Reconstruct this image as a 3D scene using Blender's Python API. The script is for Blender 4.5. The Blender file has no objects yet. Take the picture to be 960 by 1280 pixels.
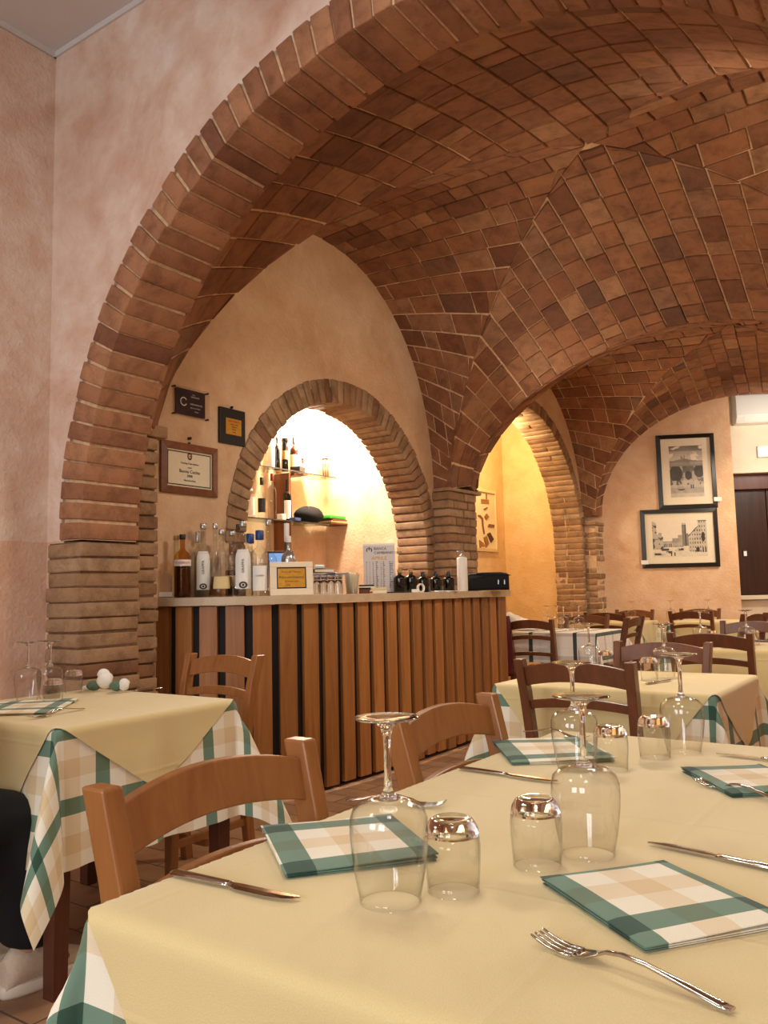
import bpy, bmesh, math, random
from mathutils import Vector, Matrix
random.seed(7)
S = bpy.context.scene
COL = S.collection
R = random.random
def jit(a): return random.uniform(-a, a)
PI = math.pi

# ------------------------------------------------------------------ camera
F, TH, RO, CZ = 1030.0, math.radians(5.6), math.radians(1.26), 1.12
f_ = Vector((0, math.cos(TH), math.sin(TH)))
r0 = Vector((1, 0, 0)); u0 = r0.cross(f_)
r_ = math.cos(RO)*r0 - math.sin(RO)*u0
u_ = math.cos(RO)*u0 + math.sin(RO)*r0
cam = bpy.data.objects.new('camera', bpy.data.cameras.new('camera'))
COL.objects.link(cam)
m = Matrix.Identity(4)
for i in range(3):
    m[i][0] = r_[i]; m[i][1] = u_[i]; m[i][2] = -f_[i]
m.translation = (0, 0, CZ)
cam.matrix_world = m
cam.data.sensor_fit = 'VERTICAL'; cam.data.sensor_height = 36.0
cam.data.lens = 36.0*F/1280
cam.data.clip_start = 0.02
S.camera = cam
def ray(px, py): return f_ + r_*((px-480)/F) + u_*((640-py)/F)
def atz(px, py, z):
    d = ray(px, py); t = (z-CZ)/d.z
    return Vector((d.x*t, d.y*t, z))
def aty(px, Y, z=0):
    """point on the photograph's column px (near eye height) at depth Y"""
    d = ray(px, 738); return Vector((d.x*Y/d.y, Y, z))

# the building's own axes: u goes away from the bar wall, s goes down the room
AZ = math.radians(34.5)
DL = Vector((math.sin(AZ), math.cos(AZ), 0)); N = Vector((math.cos(AZ), -math.sin(AZ), 0))
L0 = Vector((-1.22114, 4.51086, 0))
ROT = -AZ                                   # local x -> N, local y -> DL
def W(u, s, z=0.0): return L0 + N*u + DL*s + Vector((0, 0, z))
def UV(p):
    d = Vector((p[0], p[1], 0)) - L0; return d.dot(N), d.dot(DL)

# ------------------------------------------------------------------ materials
def lin(c): return c/12.92 if c <= .04045 else ((c+.055)/1.055)**2.4
def hx(h):
    h = h.lstrip('#'); return tuple(lin(int(h[i:i+2], 16)/255) for i in (0, 2, 4)) + (1,)
class NT:
    def __init__(s, name):
        s.m = bpy.data.materials.new(name); s.m.use_nodes = True
        s.t = s.m.node_tree; s.t.nodes.clear()
        s.out = s.n('ShaderNodeOutputMaterial')
    def n(s, t, **k):
        o = s.t.nodes.new(t)
        for a, b in k.items(): setattr(o, a, b)
        return o
    def l(s, a, b): s.t.links.new(a, b)
    def bsdf(s, **k):
        b = s.n('ShaderNodeBsdfPrincipled')
        for a, v in k.items(): b.inputs[a.replace('_', ' ')].default_value = v
        s.l(b.outputs[0], s.out.inputs[0]); return b
    def noise(s, scale, detail=4, rough=.55, vec=None, dist=0):
        o = s.n('ShaderNodeTexNoise'); o.inputs['Scale'].default_value = scale
        o.inputs['Detail'].default_value = detail; o.inputs['Roughness'].default_value = rough
        o.inputs['Distortion'].default_value = dist
        if vec is not None: s.l(vec, o.inputs['Vector'])
        return o.outputs['Fac']
    def ramp(s, fac, stops, interp='LINEAR'):
        o = s.n('ShaderNodeValToRGB'); o.color_ramp.interpolation = interp
        e = o.color_ramp.elements
        while len(e) < len(stops): e.new(.5)
        for i, (p, c) in enumerate(stops): e[i].position = p; e[i].color = c
        s.l(fac, o.inputs[0]); return o.outputs[0]
    def mix(s, a, b, fac, mode='MIX'):
        o = s.n('ShaderNodeMix', data_type='RGBA', blend_type=mode)
        for v, i in ((fac, 0), (a, 6), (b, 7)):
            if hasattr(v, 'is_linked'): s.l(v, o.inputs[i])
            else: o.inputs[i].default_value = v
        return o.outputs[2]
    def math(s, op, a, b=0):
        o = s.n('ShaderNodeMath', operation=op)
        for v, i in ((a, 0), (b, 1)):
            if hasattr(v, 'is_linked'): s.l(v, o.inputs[i])
            else: o.inputs[i].default_value = v
        return o.outputs[0]
    def bump(s, h, b, strength=.3, dist=.01):
        o = s.n('ShaderNodeBump'); o.inputs['Strength'].default_value = strength
        o.inputs['Distance'].default_value = dist
        s.l(h, o.inputs['Height']); s.l(o.outputs[0], b.inputs['Normal'])
    def obj(s): return s.n('ShaderNodeTexCoord').outputs['Object']
    def gen(s, k):
        return s.n('ShaderNodeNewGeometry').outputs[k]
def plain(name, col, rough=.5, metal=0., var=.0, vscale=20, bump=0, **k):
    t = NT(name); b = t.bsdf(Roughness=rough, Metallic=metal, **k)
    c = hx(col) if isinstance(col, str) else col
    if var:
        n = t.noise(vscale, 5, .6, t.obj())
        lo = tuple(max(0, v*(1-var)) for v in c[:3])+(1,); hi = tuple(min(1, v*(1+var)) for v in c[:3])+(1,)
        t.l(t.ramp(n, [(.3, lo), (.7, hi)]), b.inputs['Base Color'])
        if bump: t.bump(n, b, bump, .004)
    else: b.inputs['Base Color'].default_value = c
    return t.m
def plaster(name, a, b_, c, dado=None):
    t = NT(name); b = t.bsdf(Roughness=.85)
    o = t.gen('Position')
    n1 = t.noise(1.3, 6, .62, o, .6); n2 = t.noise(5.5, 5, .6, o, .3); n3 = t.noise(60, 3, .6, o)
    col = t.ramp(n1, [(.32, hx(a)), (.5, hx(b_)), (.68, hx(c))])
    col = t.mix(col, t.ramp(n2, [(.3, hx(a)), (.65, hx(c))]), .38)
    if dado:
        sp = t.n('ShaderNodeSeparateXYZ'); t.l(o, sp.inputs[0])
        fac = t.math('LESS_THAN', t.math('ADD', sp.outputs[2], t.math('MULTIPLY', n2, .02)), 1.42)
        col = t.mix(col, hx(dado), t.math('MULTIPLY', fac, .45))
    t.l(col, b.inputs['Base Color'])
    v = t.n('ShaderNodeTexVoronoi'); v.inputs['Scale'].default_value = 34; t.l(o, v.inputs['Vector'])
    h = t.math('ADD', t.math('MULTIPLY', n3, .5), t.math('ADD', t.math('MULTIPLY', n2, .8), t.math('MULTIPLY', v.outputs['Distance'], .25)))
    t.bump(h, b, .55, .014)
    return t.m
def brickmat(name, stops, rough=.88, bump=.8, pits=.65):
    t = NT(name); b = t.bsdf(Roughness=rough)
    o = t.gen('Position'); rnd = t.gen('Random Per Island')
    base = t.ramp(rnd, stops)
    n1 = t.noise(9, 6, .65, o, .4); n2 = t.noise(75, 5, .7, o)
    col = t.mix(base, t.ramp(n1, [(.3, (.45, .38, .34, 1)), (.55, (1, 1, 1, 1)), (.75, (1.18, 1.1, 1.0, 1))]), .75, 'MULTIPLY')
    col = t.mix(col, t.ramp(n2, [(.28, (.35, .3, .28, 1)), (.42, (1, 1, 1, 1))]), pits, 'MULTIPLY')
    t.l(col, b.inputs['Base Color'])
    t.bump(t.math('ADD', t.math('MULTIPLY', n1, .7), t.math('MULTIPLY', n2, .6)), b, bump, .012)
    return t.m
def wood(name, a, b_, rough=.4, scale=1, axis=2, vary=.3, coat=.0):
    t = NT(name); b = t.bsdf(Roughness=rough)
    b.inputs['Coat Weight'].default_value = coat; b.inputs['Coat Roughness'].default_value = .25
    mp = t.n('ShaderNodeMapping'); t.l(t.obj(), mp.inputs[0])
    sc = [26*scale]*3; sc[axis] = 1.6*scale; mp.inputs['Scale'].default_value = sc
    n = t.noise(1, 6, .6, mp.outputs[0], .8)
    rnd = t.gen('Random Per Island')
    c = t.ramp(n, [(.28, hx(a)), (.72, hx(b_))])
    c = t.mix(c, t.ramp(rnd, [(0, (1-vary, 1-vary, 1-vary*1.05, 1)), (1, (1+vary*.4,)*3+(1,))]), 1.0, 'MULTIPLY')
    t.l(c, b.inputs['Base Color']); t.bump(n, b, .08, .003)
    return t.m
def check(name, white='#efe8d2', tan='#dcc296', green='#2b4d3c', P=.21, off=(0, 0), thin=True, w=(0, .25, .5, .75), ygreen=None):
    """woven check: warp and weft stripes averaged, from the cloth's own UV in metres"""
    t = NT(name); b = t.bsdf(Roughness=.9)
    b.inputs['Sheen Weight'].default_value = .15
    uv = t.n('ShaderNodeUVMap'); sp = t.n('ShaderNodeSeparateXYZ'); t.l(uv.outputs[0], sp.inputs[0])
    cols = []
    for i in (0, 1):
        fr = t.math('FRACT', t.math('ADD', t.math('DIVIDE', sp.outputs[i], P), off[i]/P + 20))
        g, wh, tn = hx(ygreen if (i and ygreen) else green), hx(white), hx(tan)
        st = [(0, wh), (.012, g), (w[1]-.012, wh), (w[1], wh), (w[2], tn), (w[3], wh)] if thin else [(0, g), (w[1], wh), (w[2], tn), (w[3], wh)]
        cols.append(t.ramp(fr, st, 'CONSTANT'))
    g_ = t.n('ShaderNodeGamma'); g_.inputs[1].default_value = .5
    t.l(t.mix(cols[0], cols[1], 1.0, 'MULTIPLY'), g_.inputs[0]); col = g_.outputs[0]
    nz = t.noise(900, 2, .5, uv.outputs[0])
    col = t.mix(col, t.ramp(nz, [(.3, (.82, .82, .82, 1)), (.7, (1.05, 1.05, 1.05, 1))]), .7, 'MULTIPLY')
    t.l(col, b.inputs['Base Color'])
    t.bump(t.math('ADD', nz, t.math('MULTIPLY', t.noise(9, 3, .5, uv.outputs[0]), 3)), b, .12, .003)
    return t.m
def clothmat(name, col, rough=.75, ss=.3, crease=False):
    t = NT(name); b = t.bsdf(Roughness=rough); b.inputs['Sheen Weight'].default_value = ss
    b.inputs['Base Color'].default_value = hx(col)
    uv = t.n('ShaderNodeUVMap')
    c = t.mix(hx(col), t.ramp(t.noise(500, 2, .5, uv.outputs[0]), [(.3, (.93, .93, .92, 1)), (.7, (1.03, 1.03, 1.03, 1))]), 1.0, 'MULTIPLY')
    t.l(c, b.inputs['Base Color'])
    h = t.math('ADD', t.math('MULTIPLY', t.noise(600, 2, .5, uv.outputs[0]), .15), t.noise(5, 4, .5, uv.outputs[0], .8))
    if crease:      # ironed fold lines
        sp = t.n('ShaderNodeSeparateXYZ'); t.l(uv.outputs[0], sp.inputs[0])
        for i, P, o_ in ((0, .47, .12), (1, .40, .21)):
            f = t.math('ABSOLUTE', t.math('SUBTRACT', t.math('FRACT', t.math('ADD', t.math('DIVIDE', t.math('ADD', sp.outputs[i], o_), P), 10)), .5))
            h = t.math('ADD', h, t.math('MULTIPLY', t.math('MAXIMUM', t.math('SUBTRACT', .020, f), 0), 22))
    t.bump(h, b, .16, .02)
    return t.m
def thinglass(name, tint=(.995, .995, .992, 1), edge=.75, ior=1.5, dark=.45):
    t = NT(name)
    tr = t.n('ShaderNodeBsdfTransparent'); tr.inputs[0].default_value = tint
    lw0 = t.n('ShaderNodeLayerWeight'); lw0.inputs[0].default_value = .5
    t.l(t.ramp(lw0.outputs['Facing'], [(.0, tint), (.80, tint), (1.0, tuple(c*dark for c in tint[:3])+(1,))]), tr.inputs[0])
    gl = t.n('ShaderNodeBsdfGlossy'); gl.inputs['Roughness'].default_value = .015
    lw = t.n('ShaderNodeLayerWeight'); lw.inputs[0].default_value = .5
    fr = t.math('ADD', .035, t.math('MULTIPLY', t.math('POWER', lw.outputs['Facing'], 4.0), edge))
    mx = t.n('ShaderNodeMixShader'); t.l(fr, mx.inputs[0])
    t.l(tr.outputs[0], mx.inputs[1]); t.l(gl.outputs[0], mx.inputs[2]); t.l(mx.outputs[0], t.out.inputs[0])
    return t.m
def solidglass(name, col=(1, 1, 1, 1), rough=0.0, ior=1.5):
    t = NT(name); b = t.bsdf(Roughness=rough, IOR=ior); b.inputs['Transmission Weight'].default_value = 1
    b.inputs['Base Color'].default_value = col
    return t.m
def attrmat(name, rough=.6, coat=0.0):
    t = NT(name); b = t.bsdf(Roughness=rough); b.inputs['Coat Weight'].default_value = coat
    a = t.n('ShaderNodeAttribute'); a.attribute_name = 'Col'; t.l(a.outputs['Color'], b.inputs['Base Color'])
    return t.m
def emit(name, col, st):
    t = NT(name); e = t.n('ShaderNodeEmission'); e.inputs[0].default_value = hx(col); e.inputs[1].default_value = st
    t.l(e.outputs[0], t.out.inputs[0]); return t.m

M = {}
M['plaster_front'] = plaster('plaster_front', '#bd8d70', '#dabda8', '#e6dacd', '#cb9470')
M['plaster'] = plaster('plaster', '#c69c74', '#dab68f', '#e6ccac', None)
M['plaster_alcove'] = plaster('plaster_alcove', '#e0b578', '#ecc88c', '#f3d7a4', None)
M['plaster_end'] = plaster('plaster_end', '#cf9c72', '#deb48a', '#e9caa6', None)
M['white_plaster'] = plain('white_plaster', '#cfcac6', .9, var=.03, vscale=3)
M['cream_paint'] = plain('cream_paint', '#ecdcc0', .8, var=.05, vscale=6)
M['vault'] = brickmat('vault_brick', [(0, hx('#74482e')), (.25, hx('#8c5e3e')), (.5, hx('#9c6a46')), (.72, hx('#865538')), (.88, hx('#a87c58')), (1, hx('#684432'))])
M['ring'] = brickmat('ring_brick', [(0, hx('#8f5f42')), (.3, hx('#a97654')), (.6, hx('#b5835e')), (.85, hx('#9a6848')), (1, hx('#7d5038'))], pits=.5)
M['pier'] = brickmat('pier_brick', [(0, hx('#94704e')), (.3, hx('#a98764')), (.6, hx('#b49472')), (.85, hx('#9e7a58')), (1, hx('#855c42'))], pits=.45)
M['mortar'] = plain('mortar', '#cfae88', .95, var=.25, vscale=30, bump=.4)
M['mortar_dark'] = plain('mortar_dark', '#6d5038', .95, var=.35, vscale=25, bump=.5)
M['chair'] = wood('chair_wood', '#864f22', '#a26a34', .38, 1, 2, .12, .25)
M['chair_dark'] = wood('chair_wood_dark', '#5c321a', '#774626', .36, 1, 2, .12, .25)
M['table_wood'] = wood('table_wood', '#4a2414', '#6a3820', .45)
M['slat'] = wood('slat_wood', '#885122', '#b0763c', .45, 1, 2, .28)
M['slat_back'] = plain('slat_backing', '#140b08', .8)
M['counter_top'] = wood('counter_top', '#b9a183', '#cdb797', .4, .6, 0, .1)
M['yellow'] = clothmat('yellow_cloth', '#d8c38a', crease=True)
M['check'] = check('green_check_cloth', off=(.03, .02))
M['check_napkin'] = check('green_check_napkin', off=(.26, .105), P=.177)
M['check_far'] = check('pale_check_cloth', white='#efe9dc', tan='#e8dfd0', green='#0b120e', P=.2, w=(0, .2, .5, .55), ygreen='#b9ac98')
M['glass'] = thinglass('thin_glass')
M['glass_solid'] = solidglass('solid_glass')
M['steel'] = plain('cutlery_steel', '#c8c2b8', .13, 1.0)
M['black_wood'] = plain('black_frame', '#17110d', .35)
M['brown_frame'] = wood('brown_frame', '#6b3a1c', '#8a5230', .4)
M['mat_board'] = plain('mat_board', '#e6d6b8', .8, var=.03, vscale=40)
M['paper'] = plain('paper', '#e8dcc0', .8, var=.03, vscale=50)
M['white'] = plain('white_plastic', '#e6e2da', .4)
M['black'] = plain('black_plastic', '#0d0b0b', .45)
M['black_fabric'] = plain('black_fabric', '#08080a', .9, var=.2, vscale=200)
M['ink'] = plain('ink', '#3a3026', .7)
M['ink_blue'] = plain('ink_blue', '#2d3550', .7)
M['gold'] = plain('gold_plate', '#d9a441', .3, .7, var=.12, vscale=60)
M['silver_ink'] = plain('silver_ink', '#d5d2d0', .5)
M['purple'] = plain('plum_panel', '#2b1f2b', .3)
M['acrylic'] = thinglass('acrylic', (.97, .97, .96, 1), .3)
M['shelf_glass'] = thinglass('shelf_glass', (.86, .92, .88, 1), .5)
M['label'] = plain('label_white', '#ece8de', .6)
M['label_tan'] = plain('label_tan', '#d8c08a', .6)
M['red'] = plain('red_print', '#b5231e', .5)
M['amber'] = solidglass('amber_glass', (.55, .22, .04, 1))
M['dark_glass'] = plain('dark_bottle_glass', '#0e0c08', .08, coat=0) if False else plain('dark_bottle_glass', '#0f0d09', .07)
M['brown_glass'] = plain('brown_bottle_glass', '#3a1509', .08)
M['clear_glass'] = thinglass('bottle_glass', (.93, .94, .93, 1), .75, dark=.16)
M['amber_liquid'] = thinglass('amber_liquid', (.80, .58, .30, 1), .3, 1.3)
M['clear_liquid'] = thinglass('clear_liquid', (.92, .93, .92, 1), .3, 1.3)
M['cap_blue'] = plain('cap_blue', '#1d3a78', .35)
M['cap_black'] = plain('cap_black', '#141212', .35)
M['cap_red'] = plain('cap_red', '#7a2320', .4)
M['cork'] = plain('cork', '#b08a58', .8, var=.2, vscale=150)
M['cap_silver'] = plain('cap_silver', '#b9b7b4', .25, .8)
M['screen'] = emit('tablet_screen', '#8fb6f0', .9)
M['print'] = attrmat('printed_picture', .5, .2)
M['floor'] = None
M['skin'] = plain('skin', '#c99b7d', .5, Subsurface_Weight=.1)
M['hair'] = plain('hair', '#2a1b12', .6, var=.3, vscale=120)
M['shoe'] = plain('shoe_canvas', '#d8c6ae', .8, var=.08, vscale=120, bump=.2)
M['sole'] = plain('shoe_sole', '#e6dac6', .6)
M['shoe_metal'] = plain('eyelet', '#a38a62', .35, .8)
M['dark_door'] = wood('dark_door', '#2b130b', '#4a2414', .4)
M['door_wood'] = wood('door_wood', '#5a2a18', '#743c24', .4)
M['green_tray'] = plain('green_tray', '#3fae3a', .4)
M['wine_red'] = plain('wine_red_cloth', '#5a1420', .85)
M['white_cloth'] = clothmat('white_cloth', '#e8e2d6')

# floor: terracotta tiles
t = NT('floor_tile'); b = t.bsdf(Roughness=.5)
mp = t.n('ShaderNodeMapping'); mp.inputs['Rotation'].default_value = (0, 0, -ROT); t.l(t.gen('Position'), mp.inputs[0])
bt = t.n('ShaderNodeTexBrick'); t.l(mp.outputs[0], bt.inputs['Vector'])
bt.inputs['Scale'].default_value = 1; bt.inputs['Brick Width'].default_value = .3; bt.inputs['Row Height'].default_value = .15
bt.inputs['Mortar Size'].default_value = .004
bt.inputs['Color1'].default_value = hx('#b08a68'); bt.inputs['Color2'].default_value = hx('#9b7252'); bt.inputs['Mortar'].default_value = hx('#5f4836')
nz = t.noise(7, 5, .6, mp.outputs[0])
t.l(t.mix(bt.outputs['Color'], t.ramp(nz, [(.3, (.75, .72, .7, 1)), (.7, (1.08, 1.05, 1, 1))]), 1.0, 'MULTIPLY'), b.inputs['Base Color'])
t.bump(bt.outputs['Fac'], b, -.3, .004)
M['floor'] = t.m

# ------------------------------------------------------------------ mesh builder
class MB:
    def __init__(s): s.v = []; s.f = []; s.mi = []; s.uv = {}; s.sm = []
    def face(s, idx, mi=0, sm=False): s.f.append(tuple(idx)); s.mi.append(mi); s.sm.append(sm)
    def quad(s, pts, mi=0, sm=False):
        n = len(s.v); s.v += [Vector(p) for p in pts]; s.face(range(n, n+len(pts)), mi, sm)
    def hexa(s, p, mi=0):
        n = len(s.v); s.v += [Vector(q) for q in p]
        for q in ((3, 2, 1, 0), (4, 5, 6, 7), (0, 1, 5, 4), (1, 2, 6, 5), (2, 3, 7, 6), (3, 0, 4, 7)): s.face([n+i for i in q], mi)
    def box(s, x0, x1, y0, y1, z0, z1, mi=0, fn=None):
        p = [Vector(q) for q in ((x0, y0, z0), (x1, y0, z0), (x1, y1, z0), (x0, y1, z0), (x0, y0, z1), (x1, y0, z1), (x1, y1, z1), (x0, y1, z1))]
        if fn: p = [fn(q) for q in p]
        s.hexa(p, mi)
    def grid(s, rows, mi=0, sm=True, uvs=None, closed=False):
        n = len(s.v); nr = len(rows); nc = len(rows[0])
        for i, r in enumerate(rows):
            for j, p in enumerate(r):
                if uvs: s.uv[len(s.v)] = uvs[i][j]
                s.v.append(Vector(p))
        for i in range(nr-1):
            for j in range(nc if closed else nc-1):
                k = (j+1) % nc
                s.face((n+i*nc+j, n+i*nc+k, n+(i+1)*nc+k, n+(i+1)*nc+j), mi, sm)
        return n
    def lathe(s, prof, seg=24, mi=0, c=(0, 0, 0), cap=True, sm=True):
        rows = [[(c[0]+r*math.cos(2*PI*k/seg), c[1]+r*math.sin(2*PI*k/seg), c[2]+z) for k in range(seg)] for r, z in prof]
        n = s.grid(rows, mi, sm, closed=True)
        if cap:
            if prof[0][0] > 1e-5: s.face(list(range(n, n+seg))[::-1], mi)
            if prof[-1][0] > 1e-5: s.face(range(n+(len(prof)-1)*seg, n+len(prof)*seg), mi)
    def loft(s, secs, mi=0, sm=True, cap=True):
        n = s.grid(secs, mi, sm, closed=True); k = len(secs[0])
        if cap: s.face(list(range(n, n+k))[::-1], mi); s.face(range(n+(len(secs)-1)*k, n+len(secs)*k), mi)
    def tube(s, pts, rad, seg=10, mi=0):
        pts = [Vector(p) for p in pts]; secs = []
        for i, p in enumerate(pts):
            d = (pts[min(i+1, len(pts)-1)]-pts[max(i-1, 0)]).normalized()
            a = d.cross(Vector((0, 0, 1)) if abs(d.z) < .9 else Vector((1, 0, 0))).normalized(); b = d.cross(a)
            r = rad[i] if isinstance(rad, (list, tuple)) else rad
            secs.append([p+a*r*math.cos(2*PI*k/seg)+b*r*math.sin(2*PI*k/seg) for k in range(seg)])
        s.loft(secs, mi)
    def sphere(s, c, r, seg=16, rings=10, mi=0):
        rr = r if isinstance(r, (tuple, list)) else (r, r, r)
        rows = []
        for i in range(rings+1):
            a = -PI/2+PI*i/rings; q = max(math.cos(a), 1e-3)
            rows.append([(c[0]+rr[0]*q*math.cos(2*PI*k/seg), c[1]+rr[1]*q*math.sin(2*PI*k/seg), c[2]+rr[2]*math.sin(a)) for k in range(seg)])
        s.grid(rows, mi, True, closed=True)
    def build(s, name, mats, parent=None, fn=None, bevel=0, bseg=2, mods=None):
        me = bpy.data.meshes.new(name)
        me.from_pydata([fn(v) if fn else v for v in s.v], [], s.f)
        if not isinstance(mats, (list, tuple)): mats = [mats]
        for q in mats: me.materials.append(M[q] if isinstance(q, str) else q)
        for p, i, sm in zip(me.polygons, s.mi, s.sm): p.material_index = i; p.use_smooth = sm
        if s.uv:
            ul = me.uv_layers.new(name='UVMap')
            for lp in me.loops: ul.data[lp.index].uv = s.uv.get(lp.vertex_index, (0, 0))
        bm = bmesh.new(); bm.from_mesh(me)
        bmesh.ops.recalc_face_normals(bm, faces=bm.faces)
        if bevel: bmesh.ops.bevel(bm, geom=list(bm.edges), offset=bevel, segments=bseg, profile=.5, affect='EDGES', clamp_overlap=True)
        bm.to_mesh(me); bm.free()
        o = bpy.data.objects.new(name, me); COL.objects.link(o)
        if parent: o.parent = parent
        return o
def empty(name, loc, rz=0.0, rot=None):
    o = bpy.data.objects.new(name, None); COL.objects.link(o); o.empty_display_size = .05
    o.location = loc; o.rotation_euler = rot if rot else (0, 0, rz); return o
def tag(o, label, cat, group=None):
    o['label'] = label; o['category'] = cat
    if group: o['group'] = group
    return o
def struct(o, label=None, cat=None):
    o['kind'] = 'structure'
    if label: o['label'] = label
    if cat: o['category'] = cat
    return o
def copy_tree(o, parent=None):
    c = o.copy(); COL.objects.link(c)
    if parent: c.parent = parent
    for ch in list(o.children): copy_tree(ch, c)
    return c
def Wl(v): return W(v[0], v[1], v[2])

def text_mb(body, size, xf, mat, name, parent=None, align='CENTER', extr=.0004):
    cu = bpy.data.curves.new('t', 'FONT'); cu.body = body; cu.size = size; cu.align_x = align; cu.align_y = 'CENTER'; cu.extrude = extr
    cu.resolution_u = 2
    tmp = bpy.data.objects.new('t', cu); COL.objects.link(tmp)
    dg = bpy.context.evaluated_depsgraph_get(); dg.update()
    me = bpy.data.meshes.new_from_object(tmp.evaluated_get(dg))
    bpy.data.objects.remove(tmp); bpy.data.curves.remove(cu)
    me.transform(xf); me.materials.clear(); me.materials.append(M[mat])
    for p in me.polygons: p.material_index = 0
    me.name = name
    return me
def merged(name, meshes, mats, parent):
    """several small meshes (lines of printed lettering) as one part"""
    bm = bmesh.new()
    out = bpy.data.meshes.new(name)
    for q in mats: out.materials.append(M[q])
    for me, mi in meshes:
        n = len(bm.faces); bm.from_mesh(me); bm.faces.ensure_lookup_table()
        for f in bm.faces[n:]: f.material_index = mi
        bpy.data.meshes.remove(me)
    bm.to_mesh(out); bm.free()
    o = bpy.data.objects.new(name, out); COL.objects.link(o); o.parent = parent; return o
def T(x, y, z=0): return Matrix.Translation((x, y, z))

# ------------------------------------------------------------------ brick helpers (building coordinates u,s,z)
def brick_courses(mb, u0, u1, s0, s1, z0, z1, pitch=.075, gap=.012, splitu=None, splits=None, j=.006, over=.0):
    z = z0; k = 0
    n = max(1, round((z1-z0)/pitch)); h = (z1-z0)/n
    for k in range(n):
        za, zb = z0+k*h+gap/2, z0+(k+1)*h-gap/2
        cuts = [s0, s1]
        if splits:
            ph = (.5 if k % 2 else 0)*splits + jit(.03); c = s0+ph
            cuts = [s0]
            while c < s1-.06:
                if c > s0+.06: cuts.append(c)
                c += splits
            cuts.append(s1)
        cu = [u0, u1]
        if splitu and R() < splitu: cu = [u0, u0+(u1-u0)*random.uniform(.35, .65), u1]
        for a, b in zip(cuts, cuts[1:]):
            for c, d in zip(cu, cu[1:]):
                o = [jit(j) for _ in range(4)]
                ua, ub = c+o[0]+(gap/2 if c != u0 else 0), d+o[1]-(gap/2 if d != u1 else 0)
                sa, sb = a+o[2]+(gap/2 if a != s0 else 0), b+o[3]-(gap/2 if b != s1 else 0)
                p = [Vector(q) for q in ((ua, sa, za), (ub, sa, za), (ub, sb, za), (ua, sb, za), (ua, sa, zb), (ub, sa, zb), (ub, sb, zb), (ua, sb, zb))]
                for q in p: q.z += jit(.0035); q.x += jit(.002); q.y += jit(.002)
                mb.hexa(p)
def mortar_block(mb, u0, u1, s0, s1, z0, z1, inset=.008):
    mb.box(u0+inset, u1-inset, s0+inset, s1-inset, z0, z1, 1)
def finish_bricks(mb, name, mat, bevel=.007, mort='mortar_dark', mbm=None):
    o = mb.build(name, [mat], None, Wl, bevel, 2)
    if bevel:
        for p in o.data.polygons: p.use_smooth = True
    if mbm:
        o2 = mbm.build('x', [mat, mort], None, Wl)
        bm = bmesh.new(); bm.from_mesh(o.data); bm.from_mesh(o2.data)
        o.data.materials.append(M[mort]); bm.to_mesh(o.data); bm.free()
        me = o2.data; bpy.data.objects.remove(o2); bpy.data.meshes.remove(me)
    return o
def voussoirs(mb, mo, cs, cz, ri, re, a0, a1, pitch, t0, t1, plane, gap=.012, j=.006, split=0):
    """arch ring; plane 's': ring lies in the (s,z) plane, thickness along u; plane 'u': ring in (u,z), thickness along s"""
    def P(a, r, tt):
        c, z = cs-r*math.cos(a), cz+r*math.sin(a)
        return Vector((tt, c, z)) if plane == 's' else Vector((c, tt, z))
    n = round(abs(a1-a0)*ri/pitch); da = (a1-a0)/n; g = gap/2/ri
    for k in range(n):
        aa, ab = a0+k*da+g+jit(g*.5), a0+(k+1)*da-g+jit(g*.5)
        q = [jit(j) for _ in range(4)]
        i_, e_ = ri+q[0], re+q[1]
        cuts = [t0+q[2], t1+q[3]]
        if split and R() < split: mid = t0+(t1-t0)*random.choice((.45, .55)); cuts = [t0+q[2], mid-.006, mid+.006, t1+q[3]]
        for m in range(0, len(cuts), 2):
            ta, tb = cuts[m], cuts[m+1]
            p = [P(aa, i_, ta), P(ab, i_, ta), P(ab, i_, tb), P(aa, i_, tb), P(aa, e_, ta), P(ab, e_, ta), P(ab, e_, tb), P(aa, e_, tb)]
            for v in p: v += Vector((jit(.002), jit(.002), jit(.002)))
            mb.hexa(p)
    seg = 64; ins = .012
    rows = []
    for k in range(seg+1):
        a = a0+(a1-a0)*k/seg
        rows.append([P(a, ri+ins, t0+ins), P(a, ri+ins, t1-ins), P(a, re-.004, t1-ins), P(a, re-.004, t0+ins)])
    mo.grid(rows, 1, False, closed=True)

# ------------------------------------------------------------------ SETTING
UW = -.15          # face of the bar wall
SW = -.565         # face of the big arch's wall
ZC = 4.04
UR = 4.05          # right side of the vaulted room
# floor
mb = MB(); mb.box(-3, 9, -7.5, 13, -.1, 0); struct(mb.build('floor', 'floor', None, Wl))
# flat ceiling of the front room and slab over the vaults
mb = MB(); mb.box(-.5, 6.2, -7.2, SW, ZC, ZC+.12); struct(mb.build('ceiling', 'white_plaster', None, Wl))
mb = MB(); mb.box(-1.9, 7, SW+.12, 13, 4.25, 4.4); struct(mb.build('ceiling', 'white_plaster', None, Wl))
# coving line where wall and ceiling meet
mb = MB()
mb.quad([(-.2, -7, ZC-.035), (-.2, SW, ZC-.035), (-.2, SW, ZC), (-.2, -7, ZC)])
mb.box(-.2, -.19, -7, SW, ZC-.03, ZC); mb.box(-.2, 5.8, SW-.012, SW, ZC-.03, ZC)
struct(mb.build('trim_1', 'white_plaster', None, Wl))
# left wall of the front room
mb = MB(); mb.box(-.4, -.2, -7.2, SW, 0, ZC+.1); struct(mb.build('wall_left', 'plaster_front', None, Wl))
mb = MB(); mb.box(5.8, 6.0, -7.2, SW, 0, ZC+.1); struct(mb.build('wall_right', 'plaster_front', None, Wl))
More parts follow.
